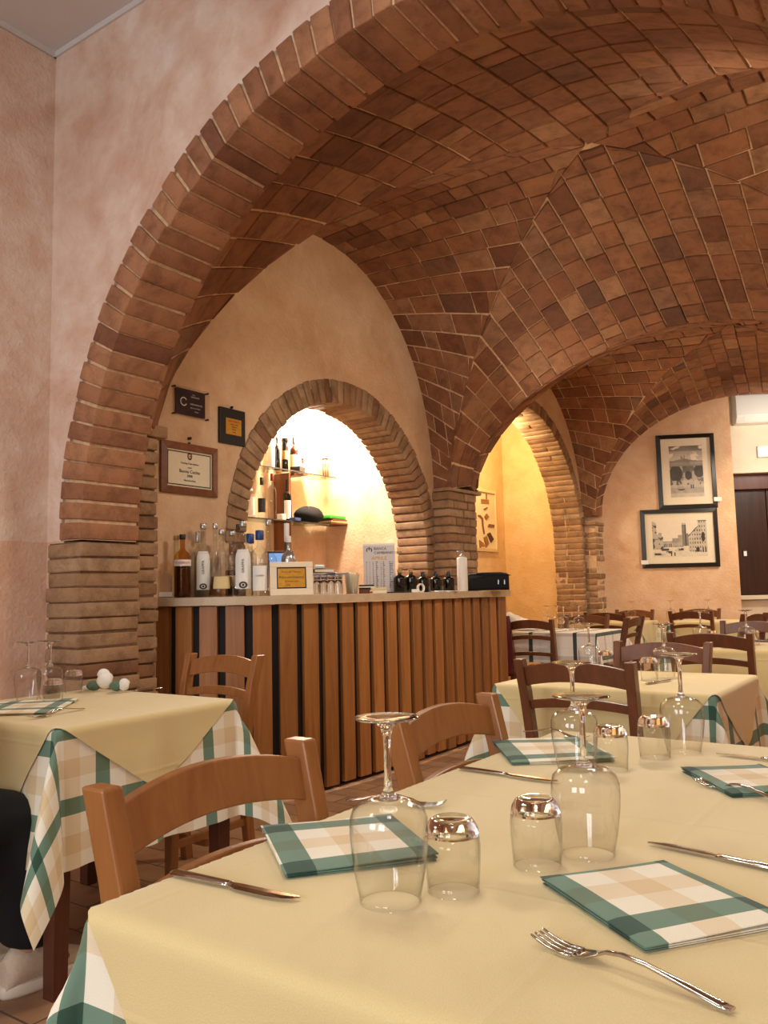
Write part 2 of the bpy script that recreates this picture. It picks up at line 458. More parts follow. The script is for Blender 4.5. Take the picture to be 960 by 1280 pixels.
# back wall with two windows
mb = MB()
for a, b2, c, d in ((-.4, .7, 0, ZC), (.7, 2.5, 0, .9), (.7, 2.5, 3.0, ZC), (2.5, 3.3, 0, ZC), (3.3, 5.1, 0, .9), (3.3, 5.1, 3.0, ZC), (5.1, 6.0, 0, ZC)):
    mb.box(a, b2, -7.2, -7.0, c, d)
struct(mb.build('wall_back', 'plaster_front', None, Wl))
for i, a in enumerate((.7, 3.3)):
    mb = MB()
    for x0, x1, z0, z1 in ((0, .08, 0, 2.1), (1.72, 1.8, 0, 2.1), (.86, .94, 0, 2.1), (.08, 1.72, 0, .08), (.08, 1.72, 2.02, 2.1), (.08, 1.72, 1.3, 1.36)):
        mb.box(a+x0, a+x1, -7.14, -7.07, .9+z0, .9+z1)
    w = struct(mb.build('window_%d' % (i+1), 'door_wood', None, Wl))
    mb = MB(); mb.box(a+.06, a+1.74, -7.11, -7.10, .95, 2.95); mb.build('window_pane', 'glass', w, Wl)
# wall above the big arch
AC, AZc, RI, RE = 2.015, 1.41, 1.925, 2.105
mb = MB()
seg = 80; rows = []
us = []
for k in range(seg+1):
    a = PI*k/seg; us.append((AC-RE*.985*math.cos(a), AZc+RE*.985*math.sin(a)))
for (ua, za), (ub, zb) in zip(us, us[1:]):
    mb.quad([(ua, SW, za), (ub, SW, zb), (ub, SW, ZC+.02), (ua, SW, ZC+.02)])
    mb.quad([(ua, SW+.3, za), (ub, SW+.3, zb), (ub, SW+.3, ZC+.2), (ua, SW+.3, ZC+.2)])
mb.quad([(-.3, SW, 0), (us[0][0], SW, 0), (us[0][0], SW, ZC+.02), (-.3, SW, ZC+.02)])
mb.quad([(us[-1][0], SW, 0), (5.9, SW, 0), (5.9, SW, ZC+.02), (us[-1][0], SW, ZC+.02)])
mb.quad([(us[-1][0], SW+.3, 0), (5.9, SW+.3, 0), (5.9, SW+.3, ZC+.2), (us[-1][0], SW+.3, ZC+.2)])
mb.quad([(-.3, SW, ZC), (5.9, SW, ZC), (5.9, SW+.3, ZC+.2), (-.3, SW+.3, ZC+.2)])
struct(mb.build('wall_front', 'plaster_front', None, Wl))
# ring of the big arch
mb, mo = MB(), MB()
voussoirs(mb, mo, AC, AZc, RI, RE, 0, PI, .093, SW-.012, -.225, 'u')
o = finish_bricks(mb, 'trim_2', 'ring', .006, 'mortar', mo); struct(o, 'broad arch of long thin bricks springing from the left pier', 'arch')
# piers under it
for sgn in (0, 1):
    mb, mo = MB(), MB()
    X = (lambda q: q) if sgn == 0 else (lambda q: 2*AC-q)
    ua, ub = sorted((X(-.175), X(.09)))
    brick_courses(mb, ua, ub, SW-.015, -.222, 0, 1.40, .074, .008, .0, None, .007)
    mortar_block(mo, ua, ub, SW-.015, -.222, 0, 1.40)
    ua, ub = sorted((X(-.16), X(.055)))
    brick_courses(mb, ua, ub, -.21, -.075, 0, 1.98, .072, .008, 0, None, .009)
    mortar_block(mo, ua, ub, -.225, -.075, 0, 1.98, .014)
    ua, ub = sorted((X(-.15), X(.07)))
    mb.box(ua, ub, -.2, -.02, 1.985, 2.05)
    o = finish_bricks(mb, 'trim_%d' % (3+sgn), 'pier', .007, 'mortar_dark', mo)
    struct(o, ('brick pier at the left end of the bar', 'brick pier carrying the far side of the broad arch')[sgn], 'pier')

# ---- bar wall with niche and alcove
NIC = (1.90, 1.45, 1.10, 1.275)         # centre s, spring z, inner and outer radius
ALC = (5.12, 1.60, 1.50, 1.64)
def wall_open(name, u, s0, s1, zt, openings, mat, n=160, flip=False):
    mb = MB(); ss = sorted(set([s0+(s1-s0)*k/n for k in range(n+1)]+[q for c, z, r in openings for q in (c-r, c+r)]))
    for a, b2 in zip(ss, ss[1:]):
        mid = (a+b2)/2; zl = [0, 0]
        for c, z, r in openings:
            if abs(mid-c) < r:
                zl = [z+math.sqrt(max(0, r*r-(q-c)**2)) for q in (a, b2)]
        mb.quad([(u, a, zl[0]), (u, b2, zl[1]), (u, b2, zt), (u, a, zt)])
        if zl[0] > 0 or zl[1] > 0: mb.quad([(u, a, zl[0]), (u, b2, zl[1]), (u-.3, b2, zl[1]), (u-.3, a, zl[0])], 1)
        mb.quad([(u-.3, a, zl[0]), (u-.3, b2, zl[1]), (u-.3, b2, zt), (u-.3, a, zt)])
    for c, z, r in openings:
        for q in (c-r, c+r): mb.quad([(u, q, 0), (u-.3, q, 0), (u-.3, q, z), (u, q, z)], 1)
    return mb.build(name, [mat, 'mortar_dark'], None, Wl)
struct(wall_open('wall_left.bar', UW, -.3, 7.1, 4.3, [(NIC[0], NIC[1], NIC[3]-.06), (ALC[0], ALC[1], ALC[3]-.05)], 'plaster')).name = 'wall_left'
mb, mo = MB(), MB()
voussoirs(mb, mo, NIC[0], NIC[1], NIC[2], NIC[3], 0, PI, .07, UW-.30, UW+.012, 's', .010, .005)
for c in (NIC[0]-NIC[2]-.15, NIC[0]+NIC[2]):
    brick_courses(mb, UW-.30, UW+.008, c, c+.15, 0, NIC[1], .07, .010, .5, None, .004)
    mortar_block(mo, UW-.30, UW+.008, c, c+.15, 0, NIC[1])
struct(finish_bricks(mb, 'trim_5', 'pier', .007, 'mortar_dark', mo), 'brick arch around the bottle niche behind the bar', 'arch')
mb, mo = MB(), MB()
voussoirs(mb, mo, ALC[0], ALC[1], ALC[2], ALC[3], 0, PI, .072, UW-.36, UW+.012, 's', .010, .005, .5)
c = ALC[0]+ALC[2]
brick_courses(mb, UW-.36, UW+.01, c, c+.08, 0, ALC[1], .07, .010, .8, None, .008)
mortar_block(mo, UW-.36, UW+.01, c, c+.08, 0, ALC[1])
struct(finish_bricks(mb, 'trim_6', 'pier', .007, 'mortar', mo), 'brick arch over the lit alcove right of the bar', 'arch')
# pier between niche and alcove, and pier at the far corner
mb, mo = MB(), MB()
brick_courses(mb, UW-.3, .02, 3.125, 3.615, 0, 1.985, .073, .011, 0, .25, .006)
mortar_block(mo, UW-.3, .02, 3.125, 3.615, 0, 1.985)
mb.box(UW, .035, 3.13, 3.70, 1.99, 2.02)
struct(finish_bricks(mb, 'trim_7', 'pier', .008, 'mortar_dark', mo), 'brick pier between the niche and the alcove', 'pier')
mb, mo = MB(), MB()
brick_courses(mb, UW-.1, .0, 6.70, 6.97, 0, 1.88, .071, .011, .6, .27, .012)
mortar_block(mo, UW-.1, .0, 6.70, 6.97, 0, 1.9)
mb.box(UW, .02, 6.66, 7.0, 1.885, 1.925)
struct(finish_bricks(mb, 'trim_8', 'pier', .009, 'mortar', mo), 'rough brick pier in the far corner', 'pier')
# inner rooms of niche and alcove
def shell(name, u0, u1, s0, s1, z0, z1, mat, openu=True):
    mb = MB()
    mb.quad([(u0, s0, z0), (u0, s1, z0), (u0, s1, z1), (u0, s0, z1)])
    mb.quad([(u0, s0, z0), (u1, s0, z0), (u1, s0, z1), (u0, s0, z1)])
    mb.quad([(u0, s1, z0), (u1, s1, z0), (u1, s1, z1), (u0, s1, z1)])
    mb.quad([(u0, s0, z1), (u1, s0, z1), (u1, s1, z1), (u0, s1, z1)])
    mb.box(u0-.15, u0-.01, s0-.15, s1+.15, z0, z1+.1)
    return struct(mb.build(name, mat, None, Wl))
shell('wall_left', -1.28, UW-.29, .75, 3.04, 0, 2.85, 'plaster')
shell('wall_left', -1.24, UW-.29, 3.45, 6.74, 0, 3.3, 'plaster_alcove')
# end wall with the framed photographs: skewed against the vaults
EA = math.radians(26.5); E0 = Vector((0.0, 6.95, 0)); ED = Vector((math.cos(EA), math.sin(EA), 0)); EN = Vector((math.sin(EA), -math.cos(EA), 0))
def E(t, z, o=0.0): return E0+ED*t+EN*o+Vector((0, 0, z))
TE = 1.59
mb = MB()
mb.quad([E(-.3, 0), E(TE, 0), E(TE, 4.3), E(-.3, 4.3)])
mb.quad([E(TE, 0), E(TE, 0, -.35), E(TE, 4.3, -.35), E(TE, 4.3)])
mb.quad([E(-.3, 0, -.35), E(TE, 0, -.35), E(TE, 4.3, -.35), E(-.3, 4.3, -.35)])
mb.quad([E(-.3, 0), E(-.3, 0, -.35), E(-.3, 4.3, -.35), E(-.3, 4.3)])
struct(mb.build('wall_end', 'plaster_end', None, Wl))
# passage beyond it
PO = -.75
mb = MB()
mb.quad([E(.6, 2.62, PO), E(5, 2.62, PO), E(5, 4.3, PO), E(.6, 4.3, PO)])
mb.quad([E(.6, 0, PO), E(5, 0, PO), E(5, .92, PO), E(.6, .92, PO)])
mb.quad([E(3.2, .9, PO), E(5, .9, PO), E(5, 2.7, PO), E(3.2, 2.7, PO)])
struct(mb.build('wall_passage', 'cream_paint', None, Wl))
mb = MB()
mb.hexa([E(.9, .93, PO), E(3.3, .93, PO), E(3.3, .93, PO+.10), E(.9, .93, PO+.10), E(.9, .985, PO), E(3.3, .985, PO), E(3.3, .985, PO+.10), E(.9, .985, PO+.10)])
mb.hexa([E(.9, 2.56, PO), E(3.3, 2.56, PO), E(3.3, 2.56, PO+.14), E(.9, 2.56, PO+.14), E(.9, 2.62, PO), E(3.3, 2.62, PO), E(3.3, 2.62, PO+.14), E(.9, 2.62, PO+.14)])
struct(mb.build('trim_9', 'cream_paint', None, Wl, .006))
mb = MB()
mb.hexa([E(.9, 2.36, PO-.1), E(3.3, 2.36, PO-.1), E(3.3, 2.36, PO+.02), E(.9, 2.36, PO+.02), E(.9, 2.56, PO-.1), E(3.3, 2.56, PO-.1), E(3.3, 2.56, PO+.02), E(.9, 2.56, PO+.02)])
dr = struct(mb.build('door_1', 'door_wood', None, Wl, .006))
mb = MB()
for a, b2 in ((.9, 2.19), (2.20, 3.3)):
    mb.hexa([E(a, .985, PO-.1), E(b2, .985, PO-.1), E(b2, .985, PO-.05), E(a, .985, PO-.05), E(a, 2.36, PO-.1), E(b2, 2.36, PO-.1), E(b2, 2.36, PO-.05), E(a, 2.36, PO-.05)])
mb.build('door_leaf', 'dark_door', dr, Wl, .004)
# closing walls out of frame
mb = MB(); mb.box(UR, UR+.2, SW+.3, 10.5, 0, 4.3); struct(mb.build('wall_right', 'plaster', None, Wl))
mb = MB(); mb.quad([E(4.6, 0, PO-.5), E(4.6, 0, 1.5), E(4.6, 4.3, 1.5), E(4.6, 4.3, PO-.5)])
mb.quad([E(-1, 0, PO-.4), E(6, 0, PO-.4), E(6, 4.4, PO-.4), E(-1, 4.4, PO-.4)]); struct(mb.build('wall_far', 'cream_paint', None, Wl))

# ---- vaults
HS = 2.0
C1 = Vector((1.93, 1.585, 3.78)); C2 = Vector((1.93, 5.6, 3.72))
def groin(C, ca, cb, t, p=2.0):
    c = cb if t > 0 else ca; k = abs(t)
    return Vector((C.x+(c[0]-C.x)*k, C.y+(c[1]-C.y)*k, HS+(C.z-HS)*(max(0, 1-k**p))**(1/p)))
def web(mb, mo, C, ca, cb, arch, pitch=.145, blen=.285, p=1.66, gap=.009, bulge=.03, tmax=1.0):
    def A(t): return groin(C, ca, cb, t, p)
    def Sf(t, w):
        a, b2 = A(t), arch(t)
        q = a.lerp(b2, w); q.z += bulge*math.sin(PI*w)*(1-abs(t)); return q
    cen = Vector((C.x, C.y, 1.2))
    NS = 240; ts = [math.sin(-PI/2+PI*k/NS)*tmax for k in range(NS+1)]
    acc = [0]
    for a, b2 in zip(ts, ts[1:]): acc.append(acc[-1]+(arch(b2)-arch(a)).length)
    n = max(4, round(acc[-1]/pitch))
    def t_at(d):
        d = min(max(d, 0), acc[-1])
        for i in range(NS):
            if acc[i+1] >= d: return ts[i]+(ts[i+1]-ts[i])*(d-acc[i])/max(1e-9, acc[i+1]-acc[i])
        return ts[-1]
    for k in range(n):
        d0, d1 = acc[-1]*k/n+gap/2+jit(.002), acc[-1]*(k+1)/n-gap/2+jit(.002)
        t0, t1 = t_at(d0), t_at(d1)
        l0, l1 = (A(t0)-arch(t0)).length, (A(t1)-arch(t1)).length
        x = -(blen*.5 if k % 2 else 0)-R()*.05; L = max(l0, l1)
        while x < L:
            bl = blen*random.choice((1, 1, 1, .52))*random.uniform(.95, 1.05); xa, xb = max(x, 0)+gap/2, min(x+bl, L)-gap/2; x += bl
            if xb-xa < .02: continue
            q = []
            for t_, l_, dd in ((t0, l0, xa), (t0, l0, xb), (t1, l1, xb), (t1, l1, xa)):
                dd = min(dd, max(l_, 1e-3)); q.append(Sf(t_, 1-dd/max(l_, 1e-3)))
            if (q[0]-q[1]).length < .015 and (q[3]-q[2]).length < .015: continue
            q = [v+Vector((jit(.003), jit(.003), jit(.002))) for v in q]
            nn = (q[2]-q[0]).cross(q[3]-q[1])
            if nn.length < 1e-6: continue
            nn.normalize()
            if nn.dot(cen-q[0]) < 0: nn.negate()
            h = .004+R()*.004; mid = sum(q, Vector())/4
            base = [v-nn*.04 for v in q]; edge = [v+nn*(h-.005)+(mid-v).normalized()*.002 for v in q]
            tl = [(t_) for t_ in (1, 1, 1, 1)]
            top = [v+nn*(h+jit(.0015))+(mid-v).normalized()*min(.007, (mid-v).length*.4) for v in q]
            b0 = len(mb.v); mb.v += base+edge+top
            for i in range(4):
                j2 = (i+1) % 4
                mb.face((b0+i, b0+j2, b0+4+j2, b0+4+i), 0, False); mb.face((b0+4+i, b0+4+j2, b0+8+j2, b0+8+i), 0, False)
            mb.face((b0+8, b0+9, b0+10, b0+11), 0, False)
    rows = []
    for k in range(0, NS+1, 4):
        rows.append([Sf(ts[k], w/8)+Vector((0, 0, .004+.020*(1-abs(ts[k]))**5)) for w in range(9)])
    mo.grid(rows, 1, True)
def arch_s(c, half, apex, u, p=2.0):      # arch in a wall u = const
    return lambda t: Vector((u, c+half*t, HS+(apex-HS)*max(0, 1-abs(t)**p)**(1/p)))
def arch_front(t):
    tm = math.sqrt(1-(.59/RI)**2); q = t*tm
    return Vector((AC+RI*q, -.24, AZc+RI*math.sqrt(max(0, 1-q*q))+.012))
def arch_T(t, s=3.45):
    return Vector((1.93+1.87*t, s, 2.05+1.10*max(0, 1-abs(t)**1.75)**(1/1.75)))
def arch_T2(t): return arch_T(t, 3.46)
def arch_end(t):
    q = 1.85+1.85*t; p = E(q, HS+1.46*max(0, 1-abs(t)**2)**.5-.03*0); return p+EN*.0
c00, c01, c10, c11 = (-.0, -.06), (.03, 3.14), (3.90, -.06), (3.87, 3.14)
d00, d01, d10, d11 = (.02, 3.62), (.0, 6.72), (3.86, 3.62), (3.86, 8.6)
mb, mo = MB(), MB()
web(mb, mo, C1, c00, c10, arch_front, .172, .275)
web(mb, mo, C1, c00, c01, arch_s(1.63, 1.53, 3.77, UW-.02, 2.15))
web(mb, mo, C1, c01, c11, arch_T, .16, .25)
web(mb, mo, C1, c10, c11, arch_s(1.63, 1.53, 3.77, UR, 2.15))
o = finish_bricks(mb, 'ceiling', 'vault', 0, 'mortar', mo)
struct(o, 'brick groin vault over the bar', 'vault')
mb, mo = MB(), MB()
web(mb, mo, C2, d00, d10, arch_T2)
web(mb, mo, C2, d00, d01, arch_s(5.12, 1.56, 3.62, UW-.02, 2.1), .16, .29)
web(mb, mo, C2, d01, d11, arch_end)
web(mb, mo, C2, d10, d11, arch_s(6.1, 2.45, 3.6, UR, 2.1))
struct(finish_bricks(mb, 'ceiling', 'vault', 0, 'mortar', mo), 'brick groin vault over the far tables', 'vault')
# ------------------------------------------------------------------ CHAIRS
def make_chair(wood_):
    t = empty('dining_chair', (0, 0, 0))
    def post(sx):
        mb = MB(); secs = []
        for z, y, x in ((0, -.235, .192), (.25, -.205, .190), (.45, -.195, .190), (.6, -.208, .193), (.75, -.236, .197), (.872, -.268, .202)):
            w, d = (.0175, .021) if z < .7 else (.0165, .0235)
            secs.append([(sx*x-w, y-d, z), (sx*x+w, y-d, z), (sx*x+w, y+d, z), (sx*x-w, y+d, z)])
        mb.loft(secs, sm=False); return mb.build('back_post', wood_, t, None, .004)
    for sx in (-1, 1): post(sx)
    for sx in (-1, 1):
        mb = MB(); mb.hexa([(sx*.19+a*.017, .185+b*.017, 0) for a, b in ((-1, -1), (1, -1), (1, 1), (-1, 1))]+[(sx*.188+a*.02, .18+b*.02, .435) for a, b in ((-1, -1), (1, -1), (1, 1), (-1, 1))])
        mb.build('front_leg', wood_, t, None, .003)
    def rail(name, z0, z1, arch, yb, bow, th=.009, x=.19):
        mb = MB(); secs = []
        for k in range(17):
            q = -1+2*k/16; xx = q*x; y = yb-bow*(1-q*q); top = z1+arch*(1-q*q); bot = z0+arch*.85*(1-q*q)
            yt = y-(top-bot)*.24
            secs.append([(xx, y-th, bot), (xx, y+th, bot), (xx, yt+th, top), (xx, yt-th, top)])
        mb.loft(secs, sm=False); return mb.build(name, wood_, t, None, .003)
    rail('crest_rail', .774, .842, .026, -.244, .020)
    rail('back_rail', .690, .722, .018, -.222, .018)
    rail('back_rail', .555, .585, .014, -.200, .014)
    mb = MB(); secs = []
    for y, hw in ((-.20, .172), (-.19, .176), (.0, .196), (.19, .205), (.21, .200)):
        secs.append([(-hw, y, .435), (hw, y, .435), (hw, y, .452), (hw*.6, y, .447), (-hw*.6, y, .447), (-hw, y, .452)])
    mb.loft(secs, sm=False); mb.build('seat', wood_, t, None, .003)
    mb = MB(); mb.box(-.17, .17, .165, .185, .385, .435); mb.box(-.175, -.158, -.18, .17, .385, .435); mb.box(.158, .175, -.18, .17, .385, .435)
    mb.build('seat_rail', wood_, t, None, .002)
    for sx in (-1, 1):
        mb = MB(); mb.box(sx*.19-.009, sx*.19+.009, -.20, .18, .20, .228); mb.build('stretcher', wood_, t, None, .002)
    mb = MB(); mb.box(-.18, .18, -.009, .009, .165, .19); mb.build('stretcher', wood_, t, None, .002)
    return t
proto = {'chair': make_chair('chair'), 'chair_dark': make_chair('chair_dark')}
used = set()
def chair(top, az, label, group=None, wd='chair_dark'):
    a = math.radians(az); fw = Vector((math.sin(a), math.cos(a), 0))
    o = proto[wd] if wd not in used else copy_tree(proto[wd]); used.add(wd)
    o.location = Vector((top[0], top[1], 0))+fw*.268; o.rotation_euler = (0, 0, -a)
    tag(o, label, 'chair', group); return o
AZd = 34.5
CG = 'wooden dining chairs at the tables'
chair((-.27, 1.295), AZd+90, 'honey brown wooden chair tucked under the near yellow table, closest to the camera', CG, 'chair')
chair((.125, 1.872), AZd+90, 'honey brown wooden chair at the near table in front of the slatted bar front', CG, 'chair')
chair((.645, 2.905), AZd, 'dark wooden chair before the middle table, seen behind the near wine glasses', CG)
chair((-.705, 3.60), AZd+180, 'honey brown wooden chair between the corner table and the left end of the bar', CG, 'chair')
chair((1.25, 3.79), AZd+180, 'dark wooden chair beyond the middle table, pale sheen on its top rail', CG)
chair((1.71, 4.42), AZd, 'dark wooden chair with wide open back before the right yellow table', CG)
chair((1.20, 7.0), AZd, 'dark ladder-back chair by the right end of the bar, wine-red cloth on its post', CG)
chair((2.10, 7.02), AZd-90, 'dark wooden chair seen edge-on at the right side of the striped pale table', CG)
chair((1.90, 7.87), AZd+180, 'dark wooden chair on the far side of the striped pale table', CG)
chair((2.24, 8.52), AZd, 'dark wooden chair on the near side of the yellow table under the far brick pier', CG)
chair((2.80, 9.36), AZd+180, 'dark wooden chair behind the yellow table, against the wall left of the photographs', CG)
chair((3.05, 8.33), AZd, 'dark wooden chair on the near side of the yellow table below the lower photograph', CG)
chair((3.47, 9.18), AZd+180, 'dark wooden chair behind the yellow table below the photographs, back to the wall', CG)
chair((3.22, 7.25), 320, 'dark wooden chair standing under the doorway at the right edge', CG)
chair((2.55, 5.78), AZd+180, 'dark wooden chair beyond the right yellow table, bluish sheen on its rail', CG)

# ------------------------------------------------------------------ TABLES AND CLOTHS
TZ = .752
def drape(x, y, hx_, hy_, top, off, fl0=.05, ear=.34, seed=0.0, amp=.05):
    qx = min(max(x, -hx_), hx_); qy = min(max(y, -hy_), hy_)
    ex, ey = x-qx, y-qy; l = math.hypot(ex, ey)
    if l < 1e-7: return Vector((x, y, top))
    dx, dy = ex/l, ey/l
    th = math.atan2(abs(ey), abs(ex)); k = math.sin(2*th)
    if abs(ex) > 1e-9 and abs(ey) > 1e-9: fl = fl0+ear*k**1.5+.05*math.sin(6*th+seed)*k
    else:
        q = (qy/hy_ if abs(ex) > 1e-9 else qx/hx_)
        fl = fl0+amp*(1-q*q)*math.sin(7.5*q+seed+dx*2+dy)+amp*.5*(1-q*q)*math.sin(15*q+seed*2)
    r = .010+off; arc = r*PI/2
    if l < arc: a = l/r; return Vector((qx+dx*r*math.sin(a), qy+dy*r*math.sin(a), top-r*(1-math.cos(a))))
    h = l-arc; fl = min(max(fl, 0), .8); ramp_ = min(1, h/.10); fle = fl*(.3+.7*ramp_)
    return Vector((qx+dx*(r+h*fle), qy+dy*(r+h*fle), top-r-h*math.sqrt(1-fle*fle)))
def grid_cloth(name, mat, coords, nres, hx_, hy_, top, off, parent_loc, **k):
    """coords(a,b): cloth coordinate for a,b in [-1,1]"""
    mb = MB(); rows = []; uvs = []
    for i in range(nres+1):
        rr = []; uu = []
        for j in range(nres+1):
            x, y = coords(-1+2*i/nres, -1+2*j/nres)
            rr.append(drape(x, y, hx_, hy_, top, off, **k)); uu.append((x, y))
        rows.append(rr); uvs.append(uu)
    mb.grid(rows, 0, True, uvs)
    o = mb.build(name, mat); o.location = parent_loc; o.rotation_euler = (0, 0, ROT)
    return o
def table(cx, cy, hx_, hy_, label, drop, check_label, mat='check', over=None, over_label=None, seed=0.0, splits=(0,), res=90, kw={}):
    t = tag(empty('dining_table', (cx, cy, 0), ROT), label, 'table', 'dining tables')
    for n_, sy in enumerate(splits):
        h2 = hy_/len(splits)
        mb = MB(); mb.box(-hx_, hx_, sy-h2, sy+h2, TZ-.027, TZ-.002); mb.build('tabletop', 'table_wood', t, None, .003)
        mb = MB()
        for a, b2, c, d in ((-hx_+.04, hx_-.04, sy-h2+.03, sy-h2+.05), (-hx_+.04, hx_-.04, sy+h2-.05, sy+h2-.03), (-hx_+.03, -hx_+.05, sy-h2+.04, sy+h2-.04), (hx_-.05, hx_-.03, sy-h2+.04, sy+h2-.04)):
            mb.box(a, b2, c, d, TZ-.11, TZ-.027)
        mb.build('apron', 'table_wood', t)
        for sx in (-1, 1):
            for s2 in (-1, 1):
                x, y = sx*(hx_-.035), sy+s2*(h2-.035)
                mb = MB(); mb.hexa([(x+a*.024, y+b2*.024, 0) for a, b2 in ((-1, -1), (1, -1), (1, 1), (-1, 1))]+[(x+a*.03, y+b2*.03, TZ-.027) for a, b2 in ((-1, -1), (1, -1), (1, 1), (-1, 1))])
                mb.build('leg', 'table_wood', t, None, .003)
    c = grid_cloth('tablecloth', mat, lambda a, b2: (a*(hx_+drop), b2*(hy_+drop)), res, hx_, hy_, TZ, 0, (cx, cy, 0), seed=seed, **kw)
    tag(c, check_label, 'tablecloth', 'checked tablecloths')
    if over:
        sx, sy = over
        o = grid_cloth('table_topper', 'yellow', lambda a, b2: ((a+b2)/2*sx, (a-b2)/2*sy), res, hx_, hy_, TZ+.003, .005, (cx, cy, 0), seed=seed, **kw)
        tag(o, over_label, 'tablecloth', 'yellow table toppers')
    return t
table(.373, 1.378, .40, .705, 'long near table under a yellow cloth, set for four', .34,
      'green checked tablecloth hanging at the corner of the near table', 'check', (1.0, 1.19), 'plain yellow cloth covering the long near table', .4, (-.3525, .3525), 110)
table(-1.082, 2.923, .40, .353, 'small corner table beside the left brick pier', .40,
      'green and white checked tablecloth hanging down from the corner table', 'check', (.655, .91), 'yellow cloth with pointed overhang on the corner table', 1.3, (0,), 90, dict(ear=.36, amp=.045))
table(.958, 3.348, .41, .35, 'middle table between the near table and the right yellow table', .33,
      'green checked tablecloth under the yellow cloth of the middle table', 'check', (.69, .87), 'yellow cloth on the middle table with a corner hanging at the right', 2.2)
c6 = Vector((1.64, 4.95, 0))+N*.4+DL*.35
table(c6.x, c6.y, .40, .35, 'yellow covered table at the right edge in front of the photographs', .33,
      'green checked tablecloth of the table at the right edge', 'check', (.70, .84), 'yellow cloth on the table at the right edge', .9)
table(1.60, 7.40, .40, .36, 'table by the right end of the bar', .26,
      'pale tablecloth with dark green stripes on the table by the right end of the bar', 'check_far', None, None, 1.9, (0,), 70)
p = Vector((2.27, 8.74, 0))+DL*.35
table(p.x, p.y, .36, .35, 'small far table before the rough brick pier', .30, 'checked tablecloth of the far table before the brick pier', 'check', (.70, .84), 'yellow cloth on the far table before the brick pier', 3.1, (0,), 60)
p = Vector((3.26, 8.42, 0))+DL*.35
table(p.x, p.y, .40, .35, 'far table below the two framed photographs', .30, 'checked tablecloth of the far table below the photographs', 'check', (.70, .84), 'yellow cloth on the far table below the photographs', .2, (0,), 60)
ZT = TZ+.0035

# ------------------------------------------------------------------ TABLEWARE
def make_wine():
    t = empty('wine_glass', (0, 0, 0)); k = 28
    mb = MB()
    out = [(.0355, .0), (.0378, .012), (.0425, .035), (.0460, .062), (.0473, .082), (.0468, .096), (.0435, .1065), (.0345, .1145), (.0220, .1185), (.0110, .1205)]
    inn = [(.0110, .1180), (.0215, .1165), (.0335, .1128), (.0423, .1055), (.0457, .096), (.0463, .082), (.0450, .062), (.0415, .035), (.0368, .012), (.0346, .0)]
    mb.lathe(out+inn+[out[0]], k, cap=False); mb.build('bowl', 'glass', t)
    mb = MB(); mb.lathe([(.0005, .1165), (.0125, .1180), (.0120, .1215), (.0085, .124), (.0052, .130), (.0042, .145), (.0042, .175), (.0050, .192), (.0080, .203), (.0150, .2085), (.0005, .2095)], k, cap=False)
    mb.build('stem', 'glass_solid', t)
    mb = MB(); mb.lathe([(.013, .2078), (.028, .2108), (.0385, .2130), (.0400, .2142), (.0392, .2152), (.028, .2146), (.013, .2128), (.0005, .2118)], k, cap=False)
    mb.lathe([(.013, .2078), (.0005, .2078)], k, cap=False)
    mb.build('foot', 'glass_solid', t); return t
def make_tumbler():
    t = empty('water_tumbler', (0, 0, 0)); k = 28
    out = [(.0315, 0), (.0325, .015), (.0340, .038), (.0345, .056), (.0330, .068)]
    inn = [(.0315, .068), (.0331, .056), (.0327, .038), (.0313, .015), (.0304, 0)]
    mb = MB(); mb.lathe(out+inn+[out[0]], k, cap=False); mb.build('wall', 'glass', t)
    mb = MB(); mb.lathe([(.0005, .0705), (.020, .070), (.030, .0675), (.0332, .0675), (.0330, .072), (.0310, .079), (.0270, .085), (.0235, .0875), (.0205, .0868), (.016, .0845), (.0005, .0835)], k, cap=False)
    mb.build('thick_base', 'glass_solid', t); return t
protoW, protoT = make_wine(), make_tumbler(); usedg = set()
def glass(kind, loc, label, group):
    p = protoW if kind == 'w' else protoT
    o = p if kind not in usedg else copy_tree(p); usedg.add(kind)
    o.location = loc; o.rotation_euler = (0, 0, R()*6)
    tag(o, label, 'glass', group)
def onT(px, py): return atz(px, py, ZT)
WG, TG = 'upturned wine glasses', 'upturned water tumblers'
glass('w', onT(488, 1127), 'upturned wine glass beside the left napkin of the near table', WG)
glass('t', onT(567, 1114), 'upturned water tumbler right of the frontmost wine glass', TG)
glass('t', onT(672, 1082), 'upturned water tumbler left of the tall glass in the middle of the near table', TG)
glass('w', onT(735, 1068), 'upturned wine glass in the middle of the near table behind the front napkin', WG)
glass('w', onT(720, 962), 'upturned wine glass over the far left napkin of the near table', WG)
glass('t', onT(765, 962), 'upturned water tumbler right of the far left napkin on the near table', TG)
glass('t', onT(819, 947), 'upturned water tumbler at the far edge of the near table', TG)
glass('w', onT(855, 940), 'upturned wine glass at the far right of the near table', WG)
for i, (x, y, k, l) in enumerate(((738, 842, 'w', 'upturned wine glass at the left of the middle table, behind the dark chair back'), (758, 838, 't', 'upturned tumbler beside the left wine glass on the middle table'),
        (832, 846, 'w', 'upturned wine glass at the right of the middle table'), (812, 850, 't', 'upturned tumbler left of the right wine glass on the middle table'), (826, 838, 't', 'upturned tumbler behind the right wine glass on the middle table'))):
    glass(k, onT(x, y), l, WG if k == 'w' else TG)
for x, y, k, l in ((34, 876, 'w', 'leftmost upturned wine glass on the corner table'), (62, 873, 'w', 'upturned wine glass next to the tumblers on the corner table'),
                   (66, 880, 't', 'upturned tumbler in front of the wine glasses on the corner table'), (92, 866, 't', 'upturned tumbler beside the crumpled napkin on the corner table')):
    glass(k, onT(x, y), l, WG if k == 'w' else TG)
